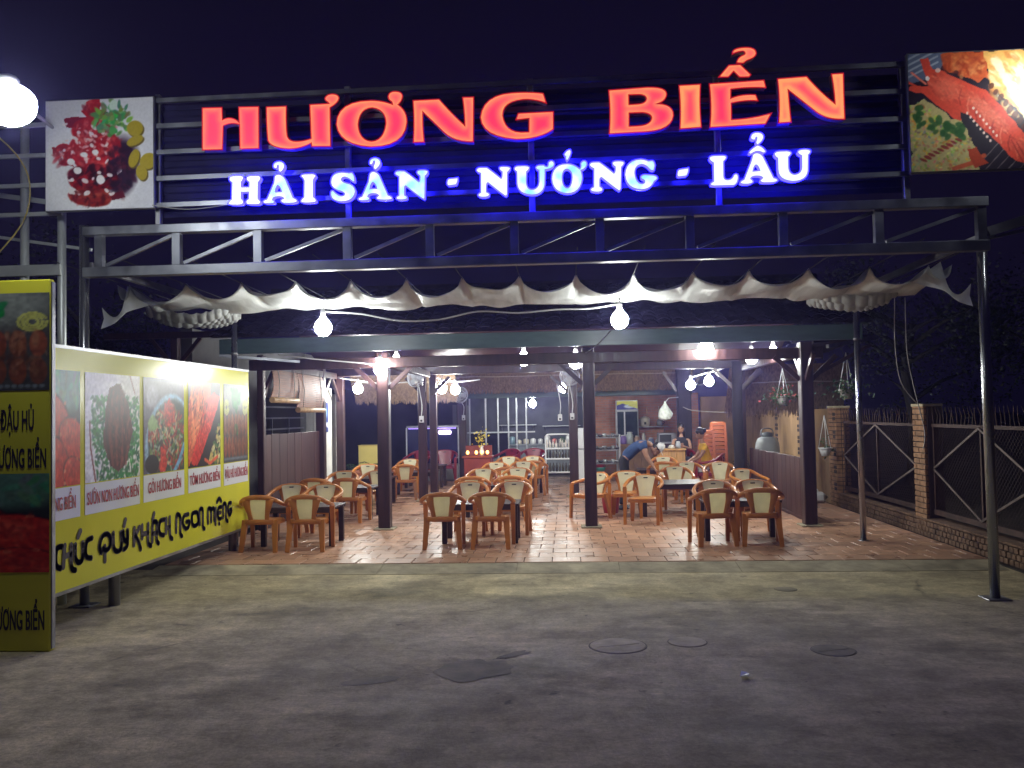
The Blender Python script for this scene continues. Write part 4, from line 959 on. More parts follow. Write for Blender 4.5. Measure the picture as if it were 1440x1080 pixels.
P(MB().bar((-5.3,12.72,2.83),(-4.2,13.2,2.74),.04,.04), 'gutter_bracket', STEEL)
P(MB().bar((4.0,13.35,2.80),(5.2,14.6,3.02),.05,.06), 'outrigger', STEEL_D)
P(MB().bar((3.8,13.45,2.35),(4.7,13.5,2.82),.04,.05), 'outrigger', WOOD_D)
P(MB().add([(3.75,13.2,2.84),(4.9,14.2,3.0),(4.9,16.5,2.9),(3.75,16.5,2.8),(3.75,13.2,2.88),(4.9,14.2,3.04),(4.9,16.5,2.94),(3.75,16.5,2.84)],[(3,2,1,0),(4,5,6,7),(0,1,5,4),(1,2,6,5),(2,3,7,6),(3,0,4,7)]), 'side_eave', TERRA)
P(MB().tube([(-4.4,12.78,2.83),(-4.0,13.2,2.78),(-3.2,13.35,2.70),(-2.95,13.38,2.66)], .012, 6), 'wire', CABLE)
# roof: boards below, clay tiles above
RY0, RZ0, RY1, RZ1 = 12.62, 3.09, 15.4, 4.12
rf = P(MB().add([(-5.4,RY0,RZ0),(4.45,RY0,RZ0),(4.45,RY1,RZ1),(-5.4,RY1,RZ1),(-5.4,RY1,RZ1-.03),(4.45,RY1,RZ1-.03),(4.45,18.0,RZ0+.02),(-5.4,18.0,RZ0+.02)],[(0,1,2,3),(4,5,6,7)]), 'roof', WOOD_D)
sl_ = math.atan2(RZ1-RZ0, RY1-RY0)
def tile_mb():
    b = MB(); n = 6; v = []; w = .205; L_ = .30
    for yy, zz in ((0,.028),(L_,.008)):
        for i in range(n+1):
            u = i/n; v.append((-w/2+w*u, yy, zz+.042*math.sin(PI*u)**.8))
    f = [(i,i+1,n+2+i,n+1+i) for i in range(n)]
    v += [(x,y,z-.014) for x,y,z in v]; k = 2*(n+1)
    f += [(k+i,k+n+1+i,k+n+2+i,k+i+1) for i in range(n)] + [(i,k+i,k+i+1,i+1) for i in range(n)]
    return b.add(v, f, 0, False)
tmesh = tile_mb().mesh('tile', TERRA); Rt = Matrix.Rotation(sl_,4,'X')
cnt = 0; rest = MB(); row = 0; q = 0.
while q < math.hypot(RY1-RY0,RZ1-RZ0)-.1:
    for i in range(48):
        x = -5.3+i*.205
        p = (x, RY0+q*math.cos(sl_)-.05-13.5, RZ0+q*math.sin(sl_)+.01-.06)
        if cnt < 288:
            o = link('tile', tmesh, rf, loc=p); o.rotation_euler = (sl_+r_.uniform(-.02,.02), r_.uniform(-.02,.02), r_.uniform(-.02,.02)); cnt += 1
        else:
            b = tile_mb(); b.xf(Matrix.Translation(p) @ Rt); rest.add(b.v, b.f)
    q += .25; row += 1
rest.build('upper_tiles', TERRA, rf, kind='stuff')
MB().tube([(-5.4,RY1-13.5,RZ1-.03),(4.45,RY1-13.5,RZ1-.03)], .1, 10).build('ridge_cap', TERRA, rf)

# low side walls of boards
def board_wall(name, label, x, y0, y1, h, bw, m):
    t = thing(name, label, 'board wall', (x,y0,.06))
    y = 0
    while y < y1-y0-.02:
        w = min(bw, y1-y0-y)
        MB().cbox(-.022,y+.004,.0,.022+r_.uniform(-.004,.004),y+w-.004,h+r_.uniform(-.006,.006),.006).build('board', m, t); y += bw
    MB().cbox(-.035,0,-.03,.035,y1-y0,.05).build('sill_rail', m, t)
board_wall('low_board_wall','waist high red brown board wall between the pavilion posts on the right',3.78,13.62,18.05,1.0,.30,WOOD_R)
board_wall('tall_board_wall','chest high dark board wall behind the left tables, under the bamboo blinds',-4.97,13.62,16.78,1.53,.40,WOOD_R)
# bamboo blinds
def blind(y0, y1, zt, zb, label, x=-4.9):
    t = thing('bamboo_blind', label, 'blind', (x,y0,zt), 0, 'bamboo blinds')
    b = MB(); z = 0; k = 0; BL = zt-zb
    while z < BL:
        bow = .05*math.sin(PI*z/BL)
        b.bar((bow+r_.uniform(-.004,.004),0,-z),(bow+r_.uniform(-.004,.004),y1-y0,-z),.012,.030); z += .034
    b.build('slats', mat('varnished bamboo', (.20,.066,.022), .55, 0, .35, 5, 0, (3,.6,8), rnd=.1), t, kind='stuff')
    MB().tube([(.03,-.02,-BL-.04),(.03,y1-y0+.02,-BL-.04)], .05, 10).build('roll', mat('bamboo roll', (.42,.27,.14), .5, 0, .3, 8), t)
    for yy in (.25,y1-y0-.25): MB().tube([(.03,yy,.02),(.07,yy,-BL*.5),(.05,yy,-BL)], .006, 5).build('cord', CABLE, t)
blind(13.85,15.15,2.72,2.20,'bamboo blind nearer the yard, rolled up a little higher than its neighbour')
blind(15.2,16.8,2.70,2.04,'wider bamboo blind next to the second dark post, hanging lower')

# neighbouring house seen over the left board wall
nh = thing('neighbouring_house', 'dim grey neighbouring house with a barred window behind the left board wall', 'house', (-6.3,14,0))
GREYW = mat('grey render', (.16,.16,.16), .9, 0, .2, 2, .3)
MB().box(-.2,0,0,0,3.0,3.4).build('wall', GREYW, nh)
MB().box(-.2,3.0,0,0,6.2,1.45).build('wall', GREYW, nh)
MB().box(-.2,3.0,2.3,0,6.2,3.4).build('wall', GREYW, nh)
MB().box(-.2,6.2,0,0.02,7.4,3.4).build('wall', mat('pale render', (.30,.30,.29), .9, 0, .2, 2, .3), nh)
wd = MB().box(-.15,3.0,1.45,-.12,6.2,2.3).build('window', DARK, nh)
for z in (1.62,1.86,2.1): MB().bar((-.05,3.0,z),(-.05,6.2,z),.035,.035).build('bar', STEEL_D, wd)
for y in (4.0,5.1): MB().bar((-.055,y,1.45),(-.055,y,1.86),.035,.035).build('bar', STEEL_D, wd)

# white plastered wall piece with a poster
ww = thing('white_wall', 'narrow white plastered wall at the left side of the pavilion', 'wall', (-5.15,17.25,.06))
MB().cbox(-.05,0,0,.05,.98,2.42,.01).build('panel', WHITE_W, ww)
MB().cbox(-.05,1.32,0,.05,2.1,2.3,.01).build('panel', WHITE_W, ww)
po = thing('poster', 'narrow blue poster hung on the white wall', 'poster', (-5.09,17.5,1.55))
p_ = Paint(24,44,(.12,.22,.50)); p_.ell(.5,.35,.3,.2,(.55,.7,.85),0,.4); p_.poly([(0,.6),(1,.7),(1,.85),(0,.78)],(.85,.85,.9)); p_.ell(.4,.9,.2,.06,(.9,.3,.2))
o = link('print', p_.mesh('print',.42,.62), po); o.rotation_euler = (0,0,PI/2)
MB().box(-.012,-.01,-.01,-.003,.43,.63).build('backing', BLACK, po)

# ------------------------------------------------------------------ thatched shelters at the back
def thatch(name, label, x0, x1, ytop, ztop, ybot, zbot, n, m=STRAW, seed=1, fr=.18):
    t = thing(name, label, 'thatch roof', ((x0+x1)/2,ytop,ztop)); rr = random.Random(seed)
    cx = (x0+x1)/2; dy, dz = ybot-ytop, zbot-ztop
    MB().add([(x0-cx,0,0),(x1-cx,0,0),(x1-cx,dy,dz+.05),(x0-cx,dy,dz+.05)],[(0,1,2,3)]).build('batten_sheet', m, t)
    b = MB(); nrm = Vector((0,-dz,dy)).normalized()*-1 if dy else Vector((0,-1,0))
    if nrm.y > 0: nrm = -nrm
    for i in range(n):
        u = rr.random(); s0 = max(0,rr.uniform(-.15,.80)); L_ = rr.uniform(.25,.6); x = x0-cx+(x1-x0)*u
        s1 = min(s0+L_, 1+rr.uniform(0,fr)); w = rr.uniform(.008,.022); off = rr.uniform(.01,.07)
        dx = rr.uniform(-.05,.05); a = Vector((x,dy*s0,dz*s0))+nrm*off*.4; c = Vector((x+dx,dy*min(s1,1),dz*s1))+nrm*off
        b.add([a+Vector((-w,0,0)),a+Vector((w,0,0)),c+Vector((w*.4,0,0)),c+Vector((-w*.4,0,0))],[(0,1,2,3)])
    b.build('straw', m, t, kind='stuff')
    pts = [(x0-cx+(x1-x0)*k/10, dy*.4-.1, dz*.4+.01*math.sin(k*2)) for k in range(11)]
    MB().tube(pts, .012, 5).build('tie_pole', mat('pale cane', (.36,.30,.22), .7), t)
    return t
thatch('thatched_roof','thatch fringe at left behind the two front left posts, above the potted plants',-4.95,-2.55,19.2,2.86,19.9,2.26,2600,seed=2)
thatch('thatched_roof','long thatch curtain at the middle back, above the grey green fascia of the kitchen',-3.1,3.3,22.6,3.12,23.1,2.47,3600,seed=3,fr=.05)
thatch('thatched_roof','ragged thatch edge at right, above the grey drum',3.45,5.9,18.3,2.80,18.9,1.86,2200,seed=4,fr=.2)
for x, y, lab in ((-2.93,23.6,'thin dark post behind the second wall fan'),(2.95,21.9,'thick dark post with a plastic bag tied to it')):
    t = thing('timber_post', lab, 'post', (x,y,.05), 0, 'back shelter posts')
    w = .13 if x < 0 else .17
    MB().cbox(-w,-w,0,w,w,3.0,.02).build('shaft', BARK if x > 0 else WOOD_D, t)
    for s_ in (-1,1): MB().bar((s_*w,0,2.3),(s_*.5,0,2.8),.06,.07).build('knee_brace', WOOD_D, t)
t = thing('timber_post', 'dark round trunk post beside the stacked stools, right of the middle', 'post', (3.32,16.9,.05), 0, 'back shelter posts')
MB().tube([(0,0,0),(.01,0,.9),(-.015,0,1.8),(0,0,2.75)], [.115,.108,.10,.095], 14).build('shaft', BARK, t)
for s_ in (-1,1): MB().bar((s_*.06,0,2.2),(s_*.45,0,2.62),.05,.06).build('knee_brace', WOOD_D, t)
t = thing('timber_post', 'forked timber post in the dark behind the yellow billboard', 'post', (-6.4,13.6,0), 0, 'back shelter posts')
MB().cbox(-.06,-.06,0,.06,.06,3.2,.01).build('shaft', WOOD_D, t)
for s_ in (-1,1): MB().bar((s_*.05,0,2.75),(s_*.42,0,3.2),.05,.06).build('knee_brace', WOOD_D, t)
MB().bar((-1.2,0,3.25),(1.2,0,3.25),.09,.1).build('beam', WOOD_D, t)

# ------------------------------------------------------------------ kitchen building at the back
kb_ = thing('kitchen_building', 'low kitchen building at the back with a brick wall and a glazed front', 'building', (0,24.5,.05))
def mat_bricks():
    m, nt, p = nodes('small red bricks'); N = nt.nodes; L = nt.links
    tc = N.new('ShaderNodeTexCoord'); mp = N.new('ShaderNodeMapping'); mp.inputs['Rotation'].default_value = (PI/2,0,0)
    L.new(tc.outputs['Object'], mp.inputs['Vector'])
    br = N.new('ShaderNodeTexBrick'); br.inputs['Scale'].default_value = 1.; br.inputs['Brick Width'].default_value = .2; br.inputs['Row Height'].default_value = .075; br.inputs['Mortar Size'].default_value = .008
    br.inputs['Color1'].default_value = (.50,.23,.15,1); br.inputs['Color2'].default_value = (.42,.18,.115,1); br.inputs['Mortar'].default_value = (.36,.27,.22,1)
    L.new(mp.outputs[0], br.inputs['Vector'])
    nz = N.new('ShaderNodeTexNoise'); nz.inputs['Scale'].default_value = 2.5; nz.inputs['Detail'].default_value = 5; L.new(tc.outputs['Object'], nz.inputs['Vector'])
    mr = N.new('ShaderNodeMapRange'); mr.inputs['From Min'].default_value=.3; mr.inputs['From Max'].default_value=.7; mr.inputs['To Min'].default_value=.7; mr.inputs['To Max'].default_value=1.2
    L.new(nz.outputs['Fac'], mr.inputs['Value'])
    vm = N.new('ShaderNodeVectorMath'); vm.operation = 'SCALE'; L.new(br.outputs['Color'], vm.inputs[0]); L.new(mr.outputs[0], vm.inputs['Scale']); L.new(vm.outputs[0], p.inputs['Base Color'])
    p.inputs['Roughness'].default_value = .85
    b = N.new('ShaderNodeBump'); b.inputs['Strength'].default_value=.4; b.inputs['Distance'].default_value=.006; b.invert=True; L.new(br.outputs['Fac'], b.inputs['Height']); L.new(b.outputs[0], p.inputs['Normal'])
    return m
MB().box(.75,.3,0,3.75,.5,2.32).build('brick_wall', mat_bricks(), kb_)
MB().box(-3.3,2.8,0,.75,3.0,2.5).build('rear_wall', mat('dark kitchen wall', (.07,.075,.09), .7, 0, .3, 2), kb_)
MB().box(-3.3,-.1,0,-3.15,3.0,2.1).build('side_wall', GREYW, kb_)
MB().cbox(-3.2,.02,2.27,3.55,.14,2.50,.01).build('fascia', TEAL, kb_)
MB().add([(-3.6,-.1,2.52),(4.2,-.1,2.52),(4.2,3.4,3.4),(-3.6,3.4,3.4),(-3.6,-.1,2.55),(4.2,-.1,2.55),(4.2,3.4,3.43),(-3.6,3.4,3.43)],[(3,2,1,0),(4,5,6,7),(0,1,5,4),(1,2,6,5),(2,3,7,6),(3,0,4,7)]).build('roof', STEEL_D, kb_)
gf = MB().bar((-2.95,.3,1.28),(-.95,.3,1.28),.03,.04).build('glazed_front', ALU, kb_)
for x in (-2.85,-2.38,-2.02,-1.72,-1.48,-1.2): MB().bar((x,.3,0),(x,.3,2.30),.04,.05).build('mullion', ALU, gf)
GLASS_D = mat('dark window glass', (.02,.025,.035), .08, 0, .1, 3)
for x0, x1 in ((-2.83,-2.40),(-2.36,-2.04),(-2.0,-1.74)): MB().box(x0,.31,.55,x1,.318,1.26).build('pane', GLASS_D, gf)
MB().cbox(-2.9,.22,0,-.9,.29,.5).build('low_wall', mat('grey tiled sill', (.26,.28,.30), .4, 0, .2, 4), kb_)

# wall on the right side of the plot, in line with the fence
yw = thing('yard_wall', 'stained yellow brown brick wall with vent block columns behind the low board wall', 'wall', (5.06,16.4,0))
STAIN = mat('stained brick wall', (.36,.23,.12), .9, 0, .5, 1.4, .4, (1,1,.5), detail=7)
MB().cbox(0,.55,0,.18,7.6,1.84,.01).build('panel', STAIN, yw)
def pillar_bricks(t, x0, y0, x1, y1, z1, m=BRICKP, coat=False):
    if coat: MB().cbox(x0+.05,y0-.004,0,x1,y1-.02,z1-.012,.006).build('shaded_plaster', mat('plaster with painted shade',(.045,.026,.022),.9,0,.3,4,.3), t)  # smooth front plaster, its dark colour carrying the shade of that side
    MB().box(x0+.018,y0+.018,0,x1-.018,y1-.018,z1-.005).build('core', MORTAR, t)
    b = MB(); z = 0; k = 0
    while z < z1-.03:
        h = .075; sp = (y1-y0)
        cuts = [y0, y0+sp*.5, y1] if k % 2 else [y0, y0+sp*.25, y0+sp*.75, y1]
        for a, c in zip(cuts[:-1], cuts[1:]):
            b.cbox(x0+r_.uniform(-.004,.003),a+.006,z+.006,x0+(.045 if coat else .09),c-.006,z+h-.003,.004)
        xc = [x0+.1,(x0+x1)/2+.03*(k%2),x1]
        for a, c in (zip(xc[:-1], xc[1:]) if not coat else ()): b.cbox(a+.006,y0+r_.uniform(-.004,.003),z+.006,c-.004,y0+.08,z+h-.003,.004)
        z += h+.004; k += 1
    b.build('brickwork', m, t, kind='stuff')
    MB().cbox(x0-.012,y0-.012,z1-.01,x1+.012,y1+.012,z1+.03,.006).build('cap', CONC_D, t)
pillar_bricks(yw, -.03,0,.22,.52,1.86)
def vents(t, y0, zlist):
    for z in zlist:
        b = MB()
        for i in range(2):
            for j in range(2): b.box(-.036,y0+i*.085,z+j*.085,-.030,y0+i*.085+.06,z+j*.085+.06)
        b.build('vent_block', DARK, t)  # dark squares stand for the shade in the vent holes
vents(yw, .06, (1.62,1.28,.95,.62,.30))
for y0 in (2.6,4.6):
    for z in (1.6,1.35,1.1,.85,.6):
        b = MB()
        for i in range(2):
            for j in range(2): b.box(-.006,y0+i*.14,z+j*.09,-.001,y0+i*.14+.1,z+j*.09+.065)
        b.build('vent_block', DARK, yw)  # vent holes again as squares coloured like their shade
bw_ = thing('back_wall', 'plain brown wall across the back right, behind the seated women', 'wall', (4.4,24.6,0))
MB().cbox(-.6,0,0,1.0,.2,2.25,.01).build('panel', STAIN, bw_)

# ------------------------------------------------------------------ fence on the right
IRON = mat('rusty iron', (.055,.028,.022), .7, .3, .4, 6, .2)
fe = thing('brick_and_iron_fence', 'fence of brick pillars and rusty iron mesh panels along the right side of the yard', 'fence', (5.05,9.2,0))
pl = MB().box(.03,.08,.0,.2,.4,.2).build('pillar', MORTAR, fe); pillar_bricks(pl, .0,.05,.26,.43,1.86,coat=True)
pl = MB().box(.03,3.33,0,.2,3.66,.2).build('pillar', MORTAR, fe); pillar_bricks(pl, .0,3.30,.26,3.70,1.86,coat=True)
# low pierced brick kerb under the panels
kc = MB().box(.02,-3.2,-.02,.24,7.25,.235).build('plinth', MORTAR, fe)
b = MB(); y = -3.2
while y < 7.2:
    for k in range(3):
        yy = y+(.055 if k%2 else 0); b.cbox(-.01+r_.uniform(-.004,.004),yy+.008,.01+k*.075,.03,yy+.10,.01+k*.075+.06,.004)
    b.cbox(-.02,y+.004,.236,.26,y+.108,.262,.004); y += .112
b.build('plinth_bricks', mat('darker brick', (.15,.085,.05), .9, 0, .4, 8, .4), kc, kind='stuff')  # brick colour darker than on the pillars
def panel(y0, y1):
    t = MB().bar((.12,y0,1.58),(.12,y1,1.58),.045,.045).build('mesh_panel', IRON, fe)
    MB().bar((.12,y0,.36),(.12,y1,.36),.05,.07).build('bottom_rail', IRON, t)
    ym = (y0+y1)/2
    for y in (y0+.03,ym,y1-.03): MB().bar((.12,y,.36),(.12,y,1.58),.035,.035).build('upright', IRON, t)
    for a, c in (((y0+.05,.97),(ym,1.56)),((ym,1.56),(y1-.05,.97)),((y1-.05,.97),(ym,.40)),((ym,.40),(y0+.05,.97))):
        MB().bar((.09,a[0],a[1]),(.09,c[0],c[1]),.02,.03).build('diagonal', mat('paler iron', (.12,.09,.08), .6, .4, .3, 6), t)
    b = MB(); y = y0+.06
    while y < y1:
        b.tube([(.12,y,1.6),(.12+r_.uniform(-.02,.02),y,1.72),(.10,y+r_.uniform(-.02,.03),1.84)], [.009,.008,.003], 5, cap=False); y += .105
    b.build('spikes', IRON, t, kind='stuff')
    b = MB(); st = .075; H_ = 1.2; k = y0-H_
    while k < y1:
        for s_ in (0,1):
            a = (k,.38) if s_ == 0 else (k,.38+H_); c = (k+H_,.38+H_) if s_ == 0 else (k+H_,.38)
            ya, yb = max(a[0],y0), min(c[0],y1)
            if yb-ya > .02:
                f0 = (ya-a[0])/H_; f1 = (yb-a[0])/H_; za = a[1]+(c[1]-a[1])*f0; zb = a[1]+(c[1]-a[1])*f1
                b.bar((.13,ya,za),(.13,yb,zb),.003,.003)
        k += st
    b.build('wire_mesh', IRON, t, kind='stuff')
panel(3.75,7.18); panel(.46,3.28); panel(-3.0,.03)
rw = thing('rear_wall', 'dark plain wall behind the freezer and the palms at the back left', 'wall', (-6.2,25.6,0))
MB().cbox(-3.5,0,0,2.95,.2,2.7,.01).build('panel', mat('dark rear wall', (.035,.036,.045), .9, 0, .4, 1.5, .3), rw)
# leaning mesh-covered sheet in the next plot
lt = thing('leaning_panel', 'pale mesh covered panel leaning in the dark plot beyond the fence', 'panel', (6.6,11.2,0)); 
MB().bar((0,0,0),(.75,.3,1.55),.7,.02).build('sheet', mat('pale weathered sheet', (.30,.29,.25), .8, 0, .3, 6, .3), lt)
for s_ in (-.36,.36): MB().bar((s_*.2-.02,s_,0),(.75+s_*.2-.02,.3+s_,1.57),.03,.04).build('edge_bar', STEEL_D, lt)

# ------------------------------------------------------------------ trees in the dark
def tree(x, y, h, label, seed):
    rr = random.Random(seed); t = thing('tree', label, 'tree', (x,y,0), 0, 'dark trees around the plot')
    b = MB(); tips = []
    b.tube(crom([(0,0,-.1),(.1,0,h*.25),(-.05,.1,h*.5),(.1,0,h*.7)],3), [.2-.012*i for i in range(10)], 9)
    for k in range(9):
        a = rr.uniform(0,6.28); z = h*rr.uniform(.35,.68); L_ = h*rr.uniform(.2,.4)
        e = Vector((L_*math.cos(a),L_*math.sin(a),z+L_*rr.uniform(.3,.8))); b.tube([(0,0,z),e*.5+Vector((0,0,z*.5+.1)),e], [.07,.045,.015], 6); tips.append(e)
    b.build('trunk', BARK, t)
    c = MB()
    for e in tips:
        for q in range(8):
            o = e+Vector((rr.gauss(0,.6),rr.gauss(0,.6),rr.gauss(0,.45)))
            for k in range(110):
                p = o+Vector((rr.gauss(0,.33),rr.gauss(0,.33),rr.gauss(0,.26))); s_ = rr.uniform(.03,.07)
                u = Vector((rr.gauss(0,1),rr.gauss(0,1),rr.gauss(0,.6))).normalized(); w = u.cross(Vector((rr.gauss(0,1),rr.gauss(0,1),rr.gauss(0,1)))).normalized()
                c.add([p-u*s_,p+w*s_*.45,p+u*s_,p-w*s_*.45],[(0,1,2,3)])
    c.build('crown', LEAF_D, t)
tree(11.5,20,5.0,'dark tree beyond the fence at the right edge',1)
tree(8.2,21,5.5,'dark tree behind the brick wall at right',2)
tree(-9.5,17,5.0,'dark tree behind the neighbouring house at left',3)

# ------------------------------------------------------------------ bulbs
def bulb(x, y, z, label, r=.085, top=.30):
    r *= 1.22
    t = thing('light_bulb', label, 'light bulb', (x,y,z), 0, 'lit bulbs hung through the pavilion')
    b = MB(); b.lathe([(.002,-r),(r*.5,-r*.88),(r*.86,-r*.5),(r,0),(r*.9,r*.45),(r*.62,r*.85),(.034,r*1.18),(.03,r*1.3)], 16)
    b.build('globe', BULB2 if y < 11 else BULB, t)
    MB().lathe([(.032,r*1.28),(.034,r*1.3),(.034,r*1.3+.07),(.018,r*1.3+.095)], 12).build('socket', SOCKET, t)
    MB().tube(crom([(0,0,r*1.3+.09),(.01,.01,r*1.3+top*.5),(0,0,r*1.3+top)],2), .006, 6).build('cord', CABLE_D, t)
for x,y,z,lab,r in [(-3.07,10.62,2.99,'lit bulb hanging alone under the left part of the awning',.09),(.67,10.62,2.99,'lit bulb hanging alone under the middle of the awning',.09),
    (-2.93,13.26,2.60,'lit bulb in front of the top of the second post from left',.085),(-3.22,16.,2.90,'lit bulb tucked under the roof just right of the second post',.08),
    (-.70,14.,2.745,'lit bulb under the front beam, midway between the two middle posts',.085),(.16,14.6,2.72,'lit bulb partly hidden by the middle post and its brace',.095),
    (2.15,13.28,2.80,'lit bulb under the fascia, midway between the two right posts',.09),(3.2,15.,2.74,'lit bulb left of the two hung near the right front post',.085),
    (3.62,15.2,2.83,'lit bulb right of the two hung near the right front post',.085),(-4.46,18.,2.45,'lit bulb before the left thatch, farthest left of all',.085),
    (-2.68,18.2,2.42,'lit bulb beside the dark double post, left of its close neighbour',.085),(-2.42,18.4,2.40,'lit bulb just right of the bulb at the dark double post',.085),
    (-.10,20.,2.42,'small lit bulb left of the rear middle post, above the white switch boxes',.075),(2.79,19.5,2.43,'lit bulb above the seated women, left of a pair',.085),
    (3.12,19.,2.49,'lit bulb above the stacked stools, right of a pair',.085),(-1.02,25.2,2.14,'small lit bulb deep in the kitchen front',.085)]:
    bulb(x,y,z,lab,r)

# ------------------------------------------------------------------ plastic armchairs and tables
def chair_proto(frame_m, panel_m, name='plastic_armchair'):
    t = thing(name, 'chair', 'chair', (0,0,0))
    half = [(.262,.185,.575),(.283,.10,.598),(.292,-.02,.615),(.286,-.12,.64),(.255,-.195,.675),(.19,-.235,.712),(.10,-.262,.732),(0,-.268,.738)]
    arch = half[:-1] + [half[-1]] + [(-x,y,z) for x,y,z in half[-2::-1]]
    P_ = crom(arch, 3); b = MB(); n = len(P_)
    b.sweep(P_, [.034+.022*min(1,abs(i/(n-1)-.5)*3.2) for i in range(n)], [.066-.026*min(1,abs(i/(n-1)-.5)*2.2) for i in range(n)])
    for s_ in (-1,1):                                             # stiles beside the back panel
        Q = crom([(s_*.165,-.252,.715),(s_*.150,-.258,.62),(s_*.125,-.243,.52),(s_*.108,-.214,.40)],3)
        b.sweep(Q, [.022]*len(Q), [.115-.055*min(1,i/(len(Q)-1)*1.5) for i in range(len(Q))], ref=(1,0,0))
    Q = crom([(-.20,-.200,.405),(-.1,-.222,.402),(0,-.228,.402),(.1,-.222,.402),(.2,-.200,.405)],2)
    b.sweep(Q, .032, .07)
    b.build('back_frame', frame_m, t)
    # moulded back panel, slightly dished
    pb = MB(); nz, nx_ = 8, 6; v = []
    for sgn in (0,1):
        for j in range(nz+1):
            w = j/nz; z = .415+.335*w; hw = .098+.066*w**1.3; y0 = -.190-.052*w**.8
            for i in range(nx_+1):
                u = -1+2*i/nx_
                zz = z-(.012*u*u if j == nz else 0)
                v.append((hw*u, y0-.010*(1-u*u)+(.014 if sgn else 0), zz))
    k = (nz+1)*(nx_+1); f = []
    for j in range(nz):
        for i in range(nx_):
            a = j*(nx_+1)+i; f.append((a,a+1,a+nx_+2,a+nx_+1)); f.append((k+a,k+a+nx_+1,k+a+nx_+2,k+a+1))
    ed = [i for i in range(nx_+1)]+[j*(nx_+1)+nx_ for j in range(1,nz+1)]+[nz*(nx_+1)+i for i in range(nx_-1,-1,-1)]+[j*(nx_+1) for j in range(nz-1,0,-1)]
    f += [(ed[q],k+ed[q],k+ed[(q+1)%len(ed)],ed[(q+1)%len(ed)]) for q in range(len(ed))]
    pb.add(v, f, 0, False)
    po_ = pb.build('back_panel', panel_m, t)
    MB().cbox(-.034,-.243,.706,.034,-.2265,.722,.003).build('hand_slot', DARK, po_)  # raised dark piece, shade of the slot put into its colour
    s = MB(); n = 20; v = []
    for z, g in ((.388,.93),(.398,1.),(.412,.99),(.418,.90),(.411,.4)):
        for i in range(n):
            a = 2*PI*i/n; c, q = math.cos(a), math.sin(a)
            v.append((.225*g*math.copysign(abs(c)**.5,c), .01+.225*g*math.copysign(abs(q)**.5,q), z))
    f = [(j*n+i,j*n+(i+1)%n,(j+1)*n+(i+1)%n,(j+1)*n+i) for j in range(4) for i in range(n)]+[tuple(range(n))[::-1],tuple(range(4*n,5*n))]
    s.add(v, f, 0, True); s.box(-.2,.195,.35,.2,.215,.392); s.box(-.215,-.17,.355,-.20,.19,.392); s.box(.20,-.17,.355,.215,.19,.392)
    s.build('seat', frame_m, t)
    for s_ in (-1,1):
        MB().bar((s_*.262,.185,.575),(s_*.262,.215,0),.062,.046,0,.046,.038).build('leg', frame_m, t)
        MB().bar((s_*.205,-.175,.42),(s_*.238,-.262,0),.084,.046,0,.054,.038).build('leg', frame_m, t)
    return t
proto = chair_proto(CHAIR_B, CHAIR_C)
used = [False]
def chair(x, y, rz, label, group='brown and cream plastic armchairs at the dining tables', src=proto, flag=used, sc=1.):
    label = label[0].lower()+label[1:]
    rz += random.uniform(-.09,.09); x += random.uniform(-.02,.02)
    if not flag[0]:
        flag[0] = True; o = src; o.location = (x,y,.0605); o.rotation_euler = (0,0,rz); o['label'] = label; o['group'] = group
    else: o = dup(src, (x,y,.0605), rz, label, group)
    if sc != 1.: o.scale = (sc,sc,sc)
    return o
tproto = None
def table(x, y, w, d, label, rz=0.):
    t = thing('dining_table', label, 'table', (x,y,.0605), rz, 'dark timber dining tables')
    for k in range(4):
        a = -d/2+d*k/4
        MB().cbox(-w/2,a+.002,.52,w/2,a+d/4-.002,.55,.005).build('top_board', WOOD_T, t)
    MB().cbox(-w/2+.06,-d/2+.05,.46,w/2-.06,-d/2+.075,.519).build('apron', WOOD_T, t)
    MB().cbox(-w/2+.06,d/2-.075,.46,w/2-.06,d/2-.05,.519).build('apron', WOOD_T, t)
    for sx in (-1,1):
        for sy in (-1,1):
            cx, cy = sx*(w/2-.055), sy*(d/2-.055); MB().cbox(cx-.035,cy-.035,0,cx+.035,cy+.035,.519,.006).build('leg', WOOD_T, t)
    return t
PIc = PI
FL, FM, FR = 'the table by the yellow billboard', 'the front middle table', 'the front right table'
table(-3.80,12.04,1.08,.62,'dark table nearest the yellow billboard, front of the left row')
chair(-4.15,11.51,0,'brown armchair seen from behind, left of two at '+FL)
chair(-3.52,11.50,0,'brown armchair seen from behind, right of two at '+FL)
chair(-4.33,12.93,PI,'brown armchair facing the yard, left of two across '+FL)
chair(-3.77,12.80,PI,'brown armchair facing the yard, right of two across '+FL)
table(-3.98,15.16,1.1,.74,'dark table second in the left row, by the board wall')
chair(-4.30,14.52,0.04,'armchair seen from behind beside the board wall at the second left table')
chair(-3.72,14.52,0,'armchair seen from behind at the right of the second left table')
chair(-4.30,15.88,PI,'armchair facing the yard at the second left table, nearer the board wall')
chair(-3.66,15.90,PI-.1,'armchair facing the yard at the second left table, partly behind a post')
table(-4.1,17.35,1.0,.8,'dark table third in the left row, by the white wall')
chair(-4.36,18.10,PI,'armchair facing the yard in front of the potted palm, third left table')
table(-3.45,19.05,1.0,.8,'dark table last in the left row, behind the second post')
chair(-3.50,18.30,0.05,'armchair seen from behind between the second post and the double post')
chair(-3.78,20.1,PI-.1,'armchair facing the yard at the last left table, under the maroon chairs')
table(-1.25,12.16,1.10,.64,'dark table at the front of the middle row')
chair(-1.71,11.62,0,'cream panelled armchair seen from behind, left of two at '+FM)
chair(-1.03,11.60,0.03,'cream panelled armchair seen from behind, right of two at '+FM)
chair(-1.54,12.88,PI,'armchair facing the yard, left of two across '+FM)
chair(-.87,12.88,PI-.05,'armchair facing the yard, right of two across '+FM)
